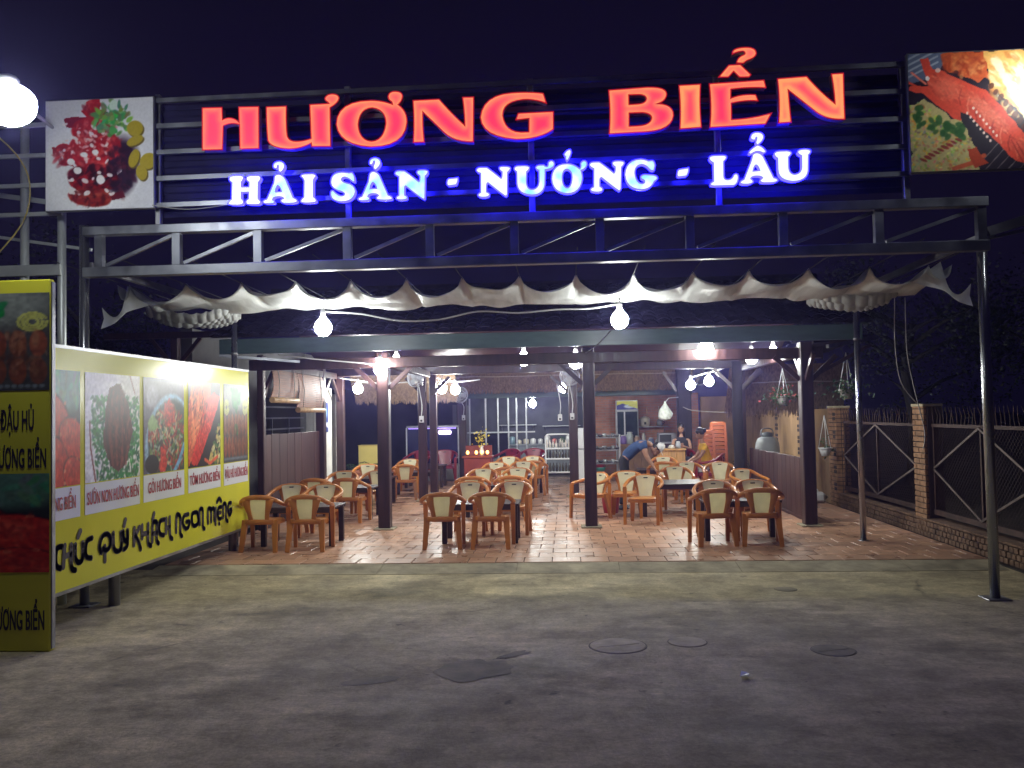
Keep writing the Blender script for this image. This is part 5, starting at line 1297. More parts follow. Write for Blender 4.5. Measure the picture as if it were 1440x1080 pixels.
table(-1.28,15.3,1.1,.84,'dark table second in the middle row')
chair(-1.63,14.52,0,'armchair seen from behind, left of two at the second middle table')
chair(-.95,14.52,0,'armchair seen from behind, right of two at the second middle table')
chair(-1.64,16.10,PI,'armchair facing the yard, left of two at the second middle table')
chair(-.97,16.12,PI-.04,'armchair facing the yard, right of two at the second middle table')
table(-1.25,17.65,1.05,.8,'dark table third in the middle row')
chair(-1.2,16.88,0,'armchair seen from behind alone at the third middle table')
chair(-1.55,18.2,PI,'armchair facing the yard, left at the third middle table')
chair(-.98,18.42,PI,'armchair facing the yard, right at the third middle table')
table(-1.1,19.75,1.05,.8,'dark table last in the middle row')
chair(-.76,19.02,0,'armchair seen from behind at the right of the last middle table')
chair(-1.47,20.6,PI,'armchair facing the yard, left at the last middle table')
chair(-.86,20.6,PI,'armchair facing the yard, right at the last middle table')
table(2.36,12.09,1.06,.44,'dark table at the front of the right row')
chair(1.93,11.66,0.03,'cream panelled armchair seen from behind, left of two at '+FR)
chair(2.52,11.64,-.06,'cream panelled armchair seen from behind, right of two at '+FR)
chair(2.10,12.52,PI,'armchair facing the yard, left of two across '+FR)
chair(2.69,12.55,PI+.1,'armchair facing the yard, right of two across '+FR)
chair(3.10,14.95,PI+.35,'turned armchair standing loose beside the low board wall')
table(1.78,15.2,1.1,1.0,'dark table the bending man is wiping')
chair(2.0,15.95,PI,'armchair facing the yard behind the table the man is wiping')
chair(2.42,17.25,PI+.15,'armchair facing the yard left of the trunk post, below the yellow shirt')
chair(2.95,17.05,PI-.25,'armchair facing the yard close to the trunk post')
table(2.0,18.75,1.0,.8,'dark table last in the right row')
chair(1.92,17.95,0,'armchair seen from behind at the last right table')
chair(2.15,19.5,PI,'armchair facing the yard behind the last right table, by the pale counter')
LO = 'loose brown and cream armchairs'
chair(.34,14.62,2.25,'loose armchair turned sideways, half hidden by the middle post',LO)
chair(1.17,13.88,2.85,'loose armchair facing the yard with its whole seat in view',LO)
chair(.98,14.78,2.95,'loose armchair directly behind another loose one, right of the middle post',LO)
mproto = chair_proto(CHAIR_R, CHAIR_R, 'maroon_armchair'); mused = [False]; MG = 'maroon plastic armchairs near the kitchen'
for x,y,rz,lab in ((-3.95,22.2,2.9,'maroon armchair left of two before the display freezer'),(-3.25,22.3,3.3,'maroon armchair right of two before the display freezer'),(-1.62,22.3,2.6,'maroon armchair turned sideways, beside the shrine'),(-.95,22.3,3.1,'maroon armchair between the shrine and the white bottle rack'),(3.0,18.5,1.35,'maroon armchair the woman in the yellow shirt sits on')):
    o = chair(x,y,rz,lab,MG,mproto,mused,1.15 if y > 20 else 1.)
table(-3.6,21.4,1.0,.7,'dark table in front of the maroon chairs at left')
table(-1.25,21.55,1.0,.7,'dark table in front of the maroon chairs at the middle')

# ------------------------------------------------------------------ stacked stools
def stool_proto():
    t = thing('plastic_stool', 'stool', 'stool', (0,0,0)); s = MB(); n = 16; v = []
    for z, g in ((.42,.96),(.43,1),(.448,.98),(.45,.86)):
        for i in range(n):
            a = 2*PI*i/n; c, q = math.cos(a), math.sin(a); v.append((.15*g*math.copysign(abs(c)**.55,c), .15*g*math.copysign(abs(q)**.55,q), z))
    s.add(v,[(j*n+i,j*n+(i+1)%n,(j+1)*n+(i+1)%n,(j+1)*n+i) for j in range(3) for i in range(n)]+[tuple(range(n))[::-1],tuple(range(3*n,4*n))],0,True)
    for a in (-1,1): s.box(a*.146-.004,-.12,.37,a*.146+.004,.12,.425); s.box(-.12,a*.146-.004,.37,.12,a*.146+.004,.425)
    s.build('seat', STOOL_O, t)
    for a in (-1,1):
        for b_ in (-1,1): MB().bar((a*.135,b_*.135,.43),(a*.165,b_*.165,0),.045,.03,0,.035,.025).build('leg', STOOL_O, t)
    return t
sp = stool_proto(); ORD = ['topmost','second from top','third from top','fourth from top','fifth from top','sixth from top','seventh from top','eighth from top','ninth from top','tenth from top','eleventh from top','twelfth from top','thirteenth from top']
first = True
for (x,y,n,nm) in ((3.12,19.55,11,'left'),(3.42,19.75,13,'right')):
    for k in range(n):
        lab = 'orange red plastic stool, %s of the %s stack behind the trunk post' % (ORD[n-1-k], nm)
        loc = (x+random.uniform(-.008,.008), y, .0605+k*.09)
        if first: sp.location = loc; sp['label'] = lab; sp['group'] = 'stacked orange stools'; first = False
        else: dup(sp, loc, random.uniform(-.05,.05), lab, 'stacked orange stools')

# ------------------------------------------------------------------ fans, switch boxes, cables
FANG = mat('pale grey fan plastic', (.45,.48,.52), .4, 0, .05, 6); WIRE = mat('fan cage wire', (.62,.65,.70), .3, .5, .05, 6)
def fan(x, y, z, yaw, tilt, label):
    t = thing('wall_fan', label, 'fan', (x,y,z), 0, 'wall fans fixed to the posts')
    R_ = Matrix.Rotation(yaw,4,'Z') @ Matrix.Rotation(PI/2+tilt,4,'X')   # local +z -> towards the room
    r = .21
    b = MB()
    for d, rr in ((.06,.12),(.045,.17),(.01,r),(-.03,r),(-.07,.14)):
        b.tube([(rr*math.cos(2*PI*k/24),rr*math.sin(2*PI*k/24),d) for k in range(25)], .004 if rr<.2 else .006, 5, cap=False)
    for k in range(36):
        a = 2*PI*k/36; c, s_ = math.cos(a), math.sin(a)
        b.tube([(.05*c,.05*s_,.068),(.14*c,.14*s_,.06),(r*c,r*s_,.0),(.13*c,.13*s_,-.075),(.05*c,.05*s_,-.08)], .0022, 4, cap=False)
    b.xf(R_).build('cage', WIRE, t)
    b = MB()
    for k in range(3):
        a0 = 2*PI*k/3; v = []
        for i in range(5):
            rr = .04+.145*i/4; w = .28+.5*math.sin(PI*(.25+.6*i/4))
            for s_, h in ((-1,-.025),(1,.02)): v.append((rr*math.cos(a0+s_*w*.8), rr*math.sin(a0+s_*w*.8), h))
        v2 = [(p,q,h-.004) for p,q,h in v]
        b.add(v+v2, [(2*i,2*i+2,2*i+3,2*i+1) for i in range(4)]+[(10+2*i,11+2*i,13+2*i,12+2*i) for i in range(4)], 0, True)
    b.xf(R_).build('blades', FANG, t)
    MB().lathe([(.045,.075),(.055,.06),(.055,-.02),(.075,-.08),(.07,-.16),(.03,-.2)], 14).xf(R_).build('motor', FANG, t)
    p = R_ @ Vector((0,0,-.15))
    MB().tube([p,(p.x*1.2,p.y+.04,-.12),(p.x*1.2,p.y+.14,-.16)], .025, 8).build('bracket', FANG, t)
fan(-3.12,17.45,2.66,-.55,-.18,'pale wall fan on the dark double post, tilted toward the right')
fan(-2.80,22.3,2.38,.5,.12,'smaller looking wall fan at the rear left post, in front of the kitchen fascia')
fan(.06,17.95,2.62,-.2,.5,'wall fan high behind the middle post, tipped downwards')
for x,y,z0,z,lab in ((-3.06,17.76,2.5,1.78,'white switch box hung from the fan on the double post'),(-2.86,23.4,2.2,1.78,'white switch box by the rear left post'),(.10,18.24,2.5,1.78,'white switch box right of two on the rear middle post'),(-.16,18.24,2.45,1.76,'white switch box left of two on the rear middle post')):
    t = thing('switch_box', lab, 'switch', (x,y,z), 0, 'white switch boxes on the posts')
    MB().cbox(-.045,-.02,-.07,.045,.03,.07,.008).build('case', WHITE, t)
    MB().cbox(-.022,-.026,-.05,.022,-.019,-.012,.003).build('socket', BLACK, t)
    MB().tube(crom([(0,0,.07),(.015,.0,.3),(-.05,0,z0-z)],3), .009, 6).build('cord', WHITE, t)
def cable(pts, r, m, label):
    o = MB().tube(crom(pts,5), r, 6).build('power_cable', m); tag(o, label, 'cable', 'cables strung under the roofs')
cable([(-3.05,10.66,3.20),(-2.6,10.66,3.16),(-2.1,10.66,3.06),(-1.6,10.66,3.06),(-1.1,10.66,3.15),(-.6,10.66,3.12),(-.1,10.66,3.15),(.3,10.66,3.15),(.67,10.66,3.20)],.011,WHITE,'pale cable sagging between the two bulbs under the awning')
cable([(.67,10.62,3.12),(.64,11.5,3.0),(.45,12.6,2.84),(.30,13.3,2.78)],.008,CABLE_D,'dark cable running from the middle awning bulb back to the middle post')
cable([(-4.9,18.0,2.70),(-4.5,18.05,2.64),(-3.9,18.1,2.56),(-3.2,18.1,2.60)],.014,WHITE,'pale cable looping past the farthest left bulb')
cable([(-2.8,18.2,2.66),(-2.4,18.4,2.58),(-1.9,18.6,2.62)],.014,WHITE,'pale cable above the pair of bulbs at the double post')
cable([(2.75,19.4,2.60),(3.0,19.2,2.66),(3.4,18.7,2.76)],.018,WHITE,'pale twisted cable above the pair of bulbs by the stools')
cable([(4.52,12.0,3.35),(4.58,12.2,2.7),(4.72,12.4,2.2),(5.0,12.55,1.88)],.007,CABLE,'thin cable dropping from the awning to the brick pillar top, left of two')
cable([(4.66,12.0,3.35),(4.74,12.2,2.6),(4.9,12.35,2.0),(5.02,12.4,1.5),(5.0,12.42,1.25)],.007,CABLE,'thin cable dropping beside the brick pillar, right of two')
cable([(2.9,21.7,1.95),(3.2,21.7,1.85),(4.0,21.5,1.80),(4.95,21.2,1.86)],.012,mat('old rope',(.4,.36,.28),.9),'slack rope tied from the thick dark post to the right wall')
cable([(-4.05,8.12,3.98),(-3.7,8.13,3.93),(-3.3,8.13,3.96),(-3.0,8.13,4.0)],.006,CABLE,'loose cable drooping under the left end of the sign rails')

# ------------------------------------------------------------------ plants
def leaves(b, c, n, sp, sz, rr, flat=.5, droop=0):
    for k in range(n):
        p = Vector(c)+Vector((rr.gauss(0,sp[0]),rr.gauss(0,sp[1]),rr.gauss(0,sp[2]))); s_ = sz*rr.uniform(.6,1.3)
        u = Vector((rr.gauss(0,1),rr.gauss(0,1),rr.gauss(-droop,.6))).normalized(); w = u.cross(Vector((rr.gauss(0,1),rr.gauss(0,1),rr.gauss(0,1)))).normalized()
        n_ = u.cross(w)*s_*.15
        b.add([p-u*s_,p+w*s_*flat+n_,p+u*s_,p-w*s_*flat+n_],[(0,1,2,3)])
def hanging_pot(x, y, z, ztop, label, flowers, seed, white=False, bush=.15):
    rr = random.Random(seed); t = thing('hanging_pot', label, 'plant', (x,y,z), 0, 'hanging plant pots')
    MB().lathe([(.07,-.09),(.10,0),(.125,.06),(.135,.065),(.13,.05),(.1,.03)], 14).build('pot', WHITE if white else mat('hanging pot plastic',(.3,.3,.28),.5), t)
    for k in range(3):
        a = 2*PI*k/3+.4; MB().tube([(.125*math.cos(a),.125*math.sin(a),.06),(0,0,ztop-z)], .006, 5).build('cord', WHITE, t)
    b = MB(); leaves(b,(0,0,.08),220 if not white else 30,(bush,bush,.09),.035,rr)
    b.build('foliage', LEAF, t)
    if flowers:
        b = MB(); leaves(b,(0,0,.10),40,(bush*1.1,bush,.08),.028,rr,.8); b.build('flowers', mat('pink red flowers',(.55,.10,.10),.6), t)
hanging_pot(3.97,16.0,2.02,2.60,'hanging pot with pink flowers left of the right front post',True,3)
hanging_pot(4.48,14.0,2.08,2.74,'leafy hanging pot beside the slim steel pole',False,4)
hanging_pot(4.80,16.35,1.05,1.72,'white hanging pot on the end pillar of the fence',False,5,True,.05)
def palm(x, y, z, label, n, L_, seed, m=LEAF, pot=None):
    rr = random.Random(seed); t = thing('potted_palm', label, 'plant', (x,y,.06), 0, 'leafy plants around the dining floor')
    MB().lathe([(.13,0),(.17,.2),(.19,.3),(.17,.3),(.15,.27)], 14).build('pot', pot or mat('clay pot',(.30,.11,.06),.8), t)
    b = MB(); st = MB()
    for k in range(n):
        a = rr.uniform(0,6.28); l = L_*rr.uniform(.6,1.1); c, s_ = math.cos(a), math.sin(a); up = rr.uniform(.5,1.1)
        pts = [Vector((c*l*u*.75, s_*l*u*.75, z+.1+l*(up*u-.75*u*u))) for u in (0,.25,.5,.75,1)]
        st.tube(pts, .006, 4, cap=False)
        for i in range(1,14):
            u = i/14; p = pts[0].lerp(pts[4],0); q = u*4; j = min(int(q),3); p = pts[j].lerp(pts[j+1],q-j)
            for sd in (-1,1):
                e = p+Vector((-s_*sd*.16*l*(1-.5*u)+c*.07,c*sd*.16*l*(1-.5*u)+s_*.07,-.05)); w = Vector((c,s_,0))*.012
                b.add([p-w,p+w,e],[(0,1,2)])
    st.build('stems', LEAF_D, t); b.build('fronds', m, t)
palm(-5.25,20.2,.3,'green potted palm between the white wall and the yellow cabinet',16,.95,3)
palm(-5.0,20.7,.3,'smaller potted palm leaning behind the yellow cabinet',12,.8,4)
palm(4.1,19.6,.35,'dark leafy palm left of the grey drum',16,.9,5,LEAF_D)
t = thing('planter', 'clay brick planter at the left below the palm', 'planter', (-5.0,19.75,.06)); MB().cbox(-.22,-.15,0,.22,.15,.52,.02).build('body', mat('clay planter',(.40,.14,.07),.8,0,.3,6), t); MB().cbox(-.24,-.17,.46,.24,.17,.54,.015).build('rim', mat('clay planter rim',(.36,.13,.07),.8,0,.3,6), t)
t = thing('yellow_cabinet', 'plain pale yellow cabinet beside the potted palms at left', 'cabinet', (-4.92,20.95,.06))
MB().cbox(-.28,-.02,.03,.28,.4,1.07,.012).build('body', mat('pale yellow panel',(.72,.58,.17),.45,0,.06,3), t); MB().cbox(-.26,0,0,.26,.38,.03).build('foot', BLACK, t)
MB().cbox(-.29,-.03,1.07,.29,.41,1.09,.004).build('top', mat('pale yellow edge',(.66,.52,.15),.4,0,.06,3), t)

# ------------------------------------------------------------------ kitchen clutter
FB = mat('dark blue freezer glass', (.02,.025,.09), .15, 0, .3, 3)
t = thing('display_freezer', 'display freezer with a violet lit tube behind dark blue glass', 'freezer', (-3.72,23.3,.06))
MB().cbox(-.72,0,0,.72,.7,.46,.02).build('base', mat('grey freezer base',(.42,.44,.42),.4,0,.1,4), t)
MB().box(-.70,.30,.46,.70,.66,1.46).build('cabinet', FB, t)
MB().box(-.70,.02,.5,.70,.03,1.42).build('glass_door', FB, t)
MB().cbox(-.72,0,1.46,.72,.68,1.52,.01).build('top', ALU, t)
MB().cbox(-.735,-.01,.46,-.70,.03,1.46,.004).build('edge_trim', WHITE, t); MB().cbox(.70,-.01,.46,.735,.03,1.46,.004).build('edge_trim', ALU, t)
MB().tube([(-.66,-.012,1.44),(.66,-.012,1.44)], .010, 8).build('light_tube', emit('violet tube',(.35,.22,1.0),2.5), t)
MB().lathe([(.14,-.04),(.17,0),(.14,.04)],14).xf(Matrix.Translation((.35,-.02,1.33)) @ Matrix.Diagonal((1.1,.15,1.5,1))).build('lamp', emit('violet white lamp',(.85,.6,1.0),5.), t)
t = thing('shrine', 'small red shrine with three orange lights and a vase of yellow blossom', 'shrine', (-2.3,21.5,.06))
MB().cbox(-.34,0,0,.34,.5,.70,.015).build('body', mat('red lacquer',(.28,.045,.025),.35,0,.2,4), t)
MB().cbox(-.38,-.04,.70,.38,.52,.75,.01).build('shelf', mat('red lacquer edge',(.35,.07,.03),.35,0,.2,4), t)
MB().box(-.34,.45,.75,.34,.5,1.0).build('back', mat('red lacquer back',(.25,.04,.02),.4,0,.2,4), t)
OR = emit('orange candle light',(1.0,.42,.06),6.)
for x in (-.24,-.02,.12,.26): MB().ball((x,.02,.84),(.04,.03,.05),8,6).build('lamp', OR, t)
v_ = MB().lathe([(.05,.75),(.07,.85),(.04,.95),(.05,1.0)],10,(.1,.2,0)).build('vase', WHITE, t)
b = MB(); leaves(b,(.1,.2,1.18),70,(.08,.06,.12),.03,random.Random(4),.8); b.build('blossom', mat('yellow blossom',(.75,.60,.05),.6), t)
for k,(x,z) in enumerate(((-.15,.06),(.08,.06),(-.02,.2))): pass
for k,(x,y,c,lab) in enumerate(((-2.35,21.2,(.5,.5,.42),'pale bowl on the floor before the shrine, left'),(-2.12,21.15,(.42,.46,.36),'greenish bowl on the floor before the shrine, right'))):
    t = thing('bowl', lab, 'bowl', (x,y,.0605), 0, 'bowls before the shrine'); MB().lathe([(.06,0),(.11,.08),(.13,.13),(.115,.12),(.05,.03)],14).build('body', mat('glazed bowl',c,.3), t)
    MB().ball((0,0,.13),(.09,.09,.06),10,6).build('contents', mat('stuff in bowl',(.35,.34,.22),.7,0,.5,20), t)
# bottle rack, fridge, steel rack
t = thing('bottle_rack', 'white plastic rack filled with rows of bottles, left of the rear middle post', 'rack', (-.26,21.6,.06))
for z in (.28,.62,.88): MB().cbox(-.32,0,z,.32,.34,z+.04,.01).build('shelf', WHITE, t)
for x in (-.31,.31):
    for y in (.02,.32): MB().tube([(x,y,0),(x,y,1.2)], .018, 8).build('upright', WHITE, t)
MB().tube(crom([(-.31,.02,1.18),(-.28,.02,1.24),(-.2,.02,1.26),(.2,.02,1.26),(.28,.02,1.24),(.31,.02,1.18)],3), .02, 8).build('top_rail', WHITE, t)
BOT = mat('dark bottle glass',(.05,.045,.03),.15,0,.3,9,rnd=.5); SAU = mat('pale sauce bottle',(.5,.45,.4),.3,0,.3,9,rnd=.5)
bm_ = MB().lathe([(.028,0),(.03,.02),(.03,.13),(.012,.18),(.012,.22)],8).mesh('bottle', BOT); bm2 = MB().lathe([(.026,0),(.028,.02),(.028,.12),(.012,.16),(.010,.2)],8).mesh('bottle', SAU)
for z, me in ((.32,bm_),(.66,bm_),(.92,bm2)):
    for k in range(8): link('bottle', me, None, 'bottle in the white rack, %s shelf, %s from left' % ({.32:'bottom',.66:'middle',.92:'top'}[z], ['first','second','third','fourth','fifth','sixth','seventh','eighth'][k]), 'bottle', 'bottles in the white rack', None, (-.26-.28+.08*k,21.72+random.uniform(-.03,.03),.06+z+.001))
palm_ = thing('herb_pot', 'small pot of grassy herbs on top of the white bottle rack', 'plant', (-.12,21.8,1.0)); MB().lathe([(.05,0),(.07,.1),(.06,.1)],10).build('pot', WHITE, palm_)
b = MB(); rr = random.Random(3)
for k in range(50):
    a = rr.uniform(0,6.28); l = rr.uniform(.12,.3); b.add([(0.01*math.cos(a),.01*math.sin(a),.08),(.015*math.cos(a+1),.015*math.sin(a+1),.08),(.12*math.cos(a),.12*math.sin(a),.1+l)],[(0,1,2)])
b.build('blades', LEAF, palm_)
t = thing('fridge', 'tall narrow white fridge seen between the two middle posts', 'fridge', (.36,22.0,.06))
MB().cbox(-.22,0,.03,.22,.5,.85,.02).build('door', WHITE, t); MB().cbox(-.22,0,.87,.22,.5,1.40,.02).build('door', WHITE, t); MB().box(-.2,.03,0,.2,.48,.03).build('foot', BLACK, t); MB().cbox(.15,-.03,.70,.17,0,.84,.004).build('handle', ALU, t)
t = thing('steel_rack', 'dark steel shelf rack with a green and red basket low down', 'rack', (1.0,22.2,.06))
for z in (.12,.45,.80,1.12): MB().cbox(-.34,0,z,.34,.4,z+.025,.004).build('shelf', STEEL_D, t)
for x in (-.33,.33):
    for y in (.01,.39): MB().bar((x,y,0),(x,y,1.22),.025,.025).build('upright', ALU, t)
rr = random.Random(8)
GL = mat('clear tableware',(.30,.31,.32),.15,.2,.3,9,rnd=.5)
cupm = [MB().lathe([(.04,0),(.05,.10),(.046,.1),(.036,.01)],10).mesh('cup', GL), MB().lathe([(.03,0),(.09,.05),(.11,.07),(.1,.068)],12).mesh('bowl', GL)]
for z in (.476,.826,1.146):
    for k in range(6): link(['cup','bowl'][k%2], cupm[k%2], None, '%s on the steel rack, %s shelf, %s from left' % (['clear cup','clear bowl'][k%2], {.476:'second',.826:'third',1.146:'top'}[z], ['first','second','third','fourth','fifth','sixth'][k]), ['cup','bowl'][k%2], 'tableware on the steel rack', None, (.73+.108*k,22.38+rr.uniform(-.06,.06),.06+z))
for z,c,lab in ((.147,(.40,.02,.03),'red basket under the green one on the steel rack'),(.265,(.06,.30,.22),'green basket stacked between two red ones'),(.365,(.45,.02,.04),'red basket on top of the green one')):
    t = thing('basket', lab, 'basket', (.82,22.38,.06+z), 0, 'coloured baskets'); MB().lathe([(.11,0),(.14,.09),(.145,.095),(.13,.09),(.10,.01)],14).build('body', mat('basket plastic',c,.4,0,.1,9), t)
    MB().lathe([(.142,.085),(.15,.09),(.15,.1),(.14,.1)],14).build('rim', mat('basket rim',tuple(q*1.2 for q in c),.4,0,.1,9), t)
t = thing('bucket', 'red plastic bucket on the tiles left of the loose chairs', 'bucket', (.74,15.4,.0605))
MB().lathe([(.13,0),(.17,.30),(.178,.305),(.16,.3),(.12,.02)],18).build('body', mat('red bucket plastic',(.45,.015,.03),.35), t); MB().tube([(.17*math.cos(PI*k/8),.02,.3-.10*math.sin(PI*k/8)) for k in range(9)],.005,5).build('handle', ALU, t)
# drinks cooler against the brick wall
t = thing('drinks_cooler', 'glass door drinks cooler with a blue and yellow header against the brick wall', 'cooler', (1.68,24.2,.06))
MB().cbox(-.31,0,0,.31,.5,1.88,.015).build('body', mat('pale cooler body',(.45,.47,.50),.4), t)
hp = Paint(40,16,(.05,.12,.55)); hp.poly([(0,0),(1,0),(1,.35),(.6,.55),(.3,.3),(0,.5)],(.85,.85,.1)); hp.ell(.6,.62,.25,.2,(.8,.85,.9),0,.4); hp.poly([(.5,.5),(1,.3),(1,.9),(.75,.7)],(.8,.8,.1))
o = link('header', hp.mesh('header',.58,.24), t, loc=(-.29,-.006,1.86)); MB().cbox(-.30,.0,1.86,.30,.45,2.12,.01).build('header_box', ALU, t)
for x0,x1 in ((-.28,-.10),(-.06,.28)): MB().box(x0,-.008,.2,x1,-.003,1.80).build('glass', mat('cooler glass',(.03,.045,.05),.1,0,.4,4), t)
MB().cbox(-.10,-.02,.2,-.06,-.001,1.8,.003).build('door_edge', WHITE, t)
def counter(name, lab, x0, x1, y0, y1, h, m, cat='counter'):
    t = thing(name, lab, cat, ((x0+x1)/2,y0,.06)); w = (x1-x0)/2
    MB().cbox(-w,0,h-.04,w,y1-y0,h,.006).build('top', m, t); n = max(2,int((x1-x0)/.2))
    for k in range(n):
        MB().cbox(-w+.02+(2*w-.04)*k/n+.002,.03,0,-w+.02+(2*w-.04)*(k+1)/n-.002,y1-y0-.02,h-.041,.004).build('board', m, t)
    return t
counter('pale_counter','pale timber counter before the seated women',2.12,2.78,20.4,20.9,.90,WOOD_L)
counter('work_counter','cluttered work counter under the wall shelf, behind the bending man',1.35,2.95,23.2,23.8,.92,mat('brown counter',(.22,.12,.06),.5,0,.3,4))
WS = MB().cbox(-.5,0,-.015,.5,.28,.015,.004); t = thing('wall_shelf','shelf on the brick wall carrying a rice cooker','shelf',(2.35,24.5,1.42)); WS.build('board', mat('grey shelf',(.35,.34,.33),.5), t)
for x in (-.4,.4): MB().bar((x,.26,-.2),(x,.03,-.02),.02,.02).build('bracket', STEEL_D, t)
t = thing('rice_cooker','white rice cooker on the wall shelf','rice cooker',(2.2,24.62,1.437)); MB().lathe([(.11,0),(.14,.03),(.15,.2),(.13,.24),(.05,.27),(.02,.29)],16).build('body', mat('cream enamel',(.6,.55,.45),.35), t); MB().cbox(-.03,-.155,.05,.03,-.14,.12,.004).build('switch', BLACK, t)
t = thing('kettle','pale kettle beside the rice cooker on the wall shelf','kettle',(2.62,24.62,1.437)); MB().lathe([(.07,0),(.09,.02),(.08,.15),(.05,.19),(.01,.2)],14).build('body', GL, t); MB().tube(crom([(.08,0,.05),(.14,0,.1),(.08,0,.16)],4),.012,6).build('handle', BLACK, t)
# hanging utensils on the brick wall
for k,(x,c,lab) in enumerate(((2.28,(.6,.4,.2),'wooden ladle hung on the brick wall'),(2.62,(.6,.58,.5),'pale ladle hung on the brick wall'))):
    t = thing('ladle', lab, 'ladle', (x,24.76,2.0)); m_ = mat('ladle',c,.5); MB().tube([(0,0,0),(0,-.01,-.4)],.012,6).build('handle', m_, t); MB().ball((0,-.02,-.45),(.05,.03,.07),10,6).build('scoop', m_, t)
cl = [(1.5,23.4,(.25,.16,.45),.09,.22,'violet jar at the left of the work counter'),(1.68,23.45,(.5,.56,.55),.10,.30,'large clear jar on the work counter'),(1.88,23.4,(.6,.4,.3),.08,.20,'pink lidded jar on the work counter'),(2.05,23.35,(.7,.7,.66),.05,.26,'white bottle on the work counter'),(2.25,23.4,(.2,.25,.4),.08,.14,'blue pot on the work counter'),(2.45,23.4,(.6,.6,.6),.10,.10,'white bowl stack on the work counter'),(2.65,23.4,(.4,.4,.42),.09,.16,'steel pan on the work counter'),(2.85,23.42,(.5,.5,.5),.08,.2,'grey jar at the right of the work counter'),
      (2.25,20.6,(.6,.6,.58),.06,.10,'white cup at the left of the pale counter'),(2.45,20.55,(.55,.5,.4),.08,.06,'cream bowl on the pale counter'),(2.62,20.62,(.3,.32,.35),.06,.14,'grey jar at the right of the pale counter')]
for x,y,c,r,h,lab in cl:
    t = thing('jar', lab, 'jar', (x,y,.981 if y > 22 else .961), 0, 'jars and bowls on the counters')
    m_ = mat('jar glaze',c,.3,0,.15,9); MB().lathe([(r*.85,0),(r,.02),(r,h*.8),(r*.7,h*.92),(r*.7,h)],14).build('body', m_, t); MB().lathe([(r*.75,h),(r*.75,h+.02),(r*.1,h+.03)],12).build('lid', SOCKET, t)
t = thing('microwave','dark steel toaster oven behind the woman in black','oven',(2.6,22.6,1.0)); MB().cbox(-.24,0,0,.24,.35,.28,.01).build('body', STEEL_D, t); MB().box(-.2,-.004,.05,.1,.0,.24).build('window', BLACK, t); MB().bar((-.2,-.02,.255),(.1,-.02,.255),.012,.012).build('handle', ALU, t)
counter('side_table','small dark stand under the toaster oven',2.32,2.88,22.55,23.0,.94,WOOD_D,'stand')
# kitchen interior behind the glazed front
counter('sink_bench','dim tiled bench inside the kitchen front',-2.6,.3,26.2,26.9,.85,mat('dim bench',(.20,.22,.23),.4,0,.2,3))
for k,(x,z) in enumerate(((-1.6,1.5),(-.2,1.45))):
    t = thing('kitchen_shelf', ['left','right'][k]+' steel shelf on the dark kitchen back wall', 'shelf', (x,27.1,z)); MB().cbox(-.6,0,-.012,.6,.28,.012,.004).build('board', ALU, t)
    for xx in (-.5,.5): MB().bar((xx,.26,-.2),(xx,.03,-.01),.02,.02).build('bracket', STEEL_D, t)
rr = random.Random(6)
for k in range(12):
    x = -2.4+.22*k; r = rr.uniform(.06,.1); h = rr.uniform(.1,.26); c = rr.choice([(.6,.6,.6),(.35,.38,.4),(.5,.12,.1),(.2,.3,.35),(.55,.5,.4)])
    t = thing('pot', 'kitchen pot on the dim bench, %s from left' % ['first','second','third','fourth','fifth','sixth','seventh','eighth','ninth','tenth','eleventh','twelfth'][k], 'pot', (x,26.4+rr.uniform(0,.2),.911), 0, 'pots on the kitchen bench')
    MB().lathe([(r*.9,0),(r,.02),(r,h),(r*.3,h+.03)],12).build('body', mat('kitchen ware',c,.35,.2,.1,9), t); MB().ball((0,0,h+.04),.018,8,5).build('knob', BLACK, t)
# drum, canister, plastic bag
t = thing('grey_drum','large grey plastic drum with a lid behind the low board wall','drum',(4.32,18.9,.0)); MB().lathe([(.22,.0),(.25,.05),(.26,.6),(.26,1.0),(.245,1.12),(.20,1.22),(.12,1.26)],20).build('body', mat('grey drum plastic',(.34,.37,.37),.45,0,.1,4), t)
MB().lathe([(.11,1.25),(.12,1.27),(.12,1.34),(.02,1.36)],16).build('lid', mat('dark drum lid',(.12,.14,.14),.5), t); MB().tube(crom([(-.14,0,1.27),(-.1,0,1.42),(.1,0,1.42),(.14,0,1.27)],4),.014,6).build('handle', STEEL_D, t)
t = thing('canister','white plastic canister lying on the ground by the fence end','canister',(4.66,16.7,.06)); MB().cbox(-.2,-.12,0,.2,.12,.2,.05).build('body', WHITE, t); MB().tube([(.2,0,.1),(.25,0,.1)],.03,10).build('cap', mat('grey cap',(.3,.3,.3),.5), t); MB().tube(crom([(-.08,0,.2),(-.06,0,.25),(.06,0,.25),(.08,0,.2)],3),.012,6).build('handle', WHITE, t)
b = MB(); n = 18; v = []; rr = random.Random(2); prof = [(.02,.34),(.03,.28),(.07,.22),(.13,.14),(.17,.04),(.17,-.04),(.13,-.10),(.05,-.13),(.005,-.13)]
for r, z in prof:
    for i in range(n): q = 1+rr.uniform(-.14,.14); v.append((r*q*math.cos(2*PI*i/n), r*q*math.sin(2*PI*i/n)*.8, z+rr.uniform(-.012,.012)))
b.add(v,[(j*n+i,j*n+(i+1)%n,(j+1)*n+(i+1)%n,(j+1)*n+i) for j in range(len(prof)-1) for i in range(n)],0,False)
t = thing('plastic_bag','pale full plastic bag hung on the thick dark post','bag',(2.42,21.4,1.76)); b.build('bag', mat('translucent bag',(.62,.66,.60),.35,0,.15,12), t)
MB().tube([(0,0,.3),(.12,.2,.42),(.38,.34,.44)],.008,6).build('handle', WHITE, t)
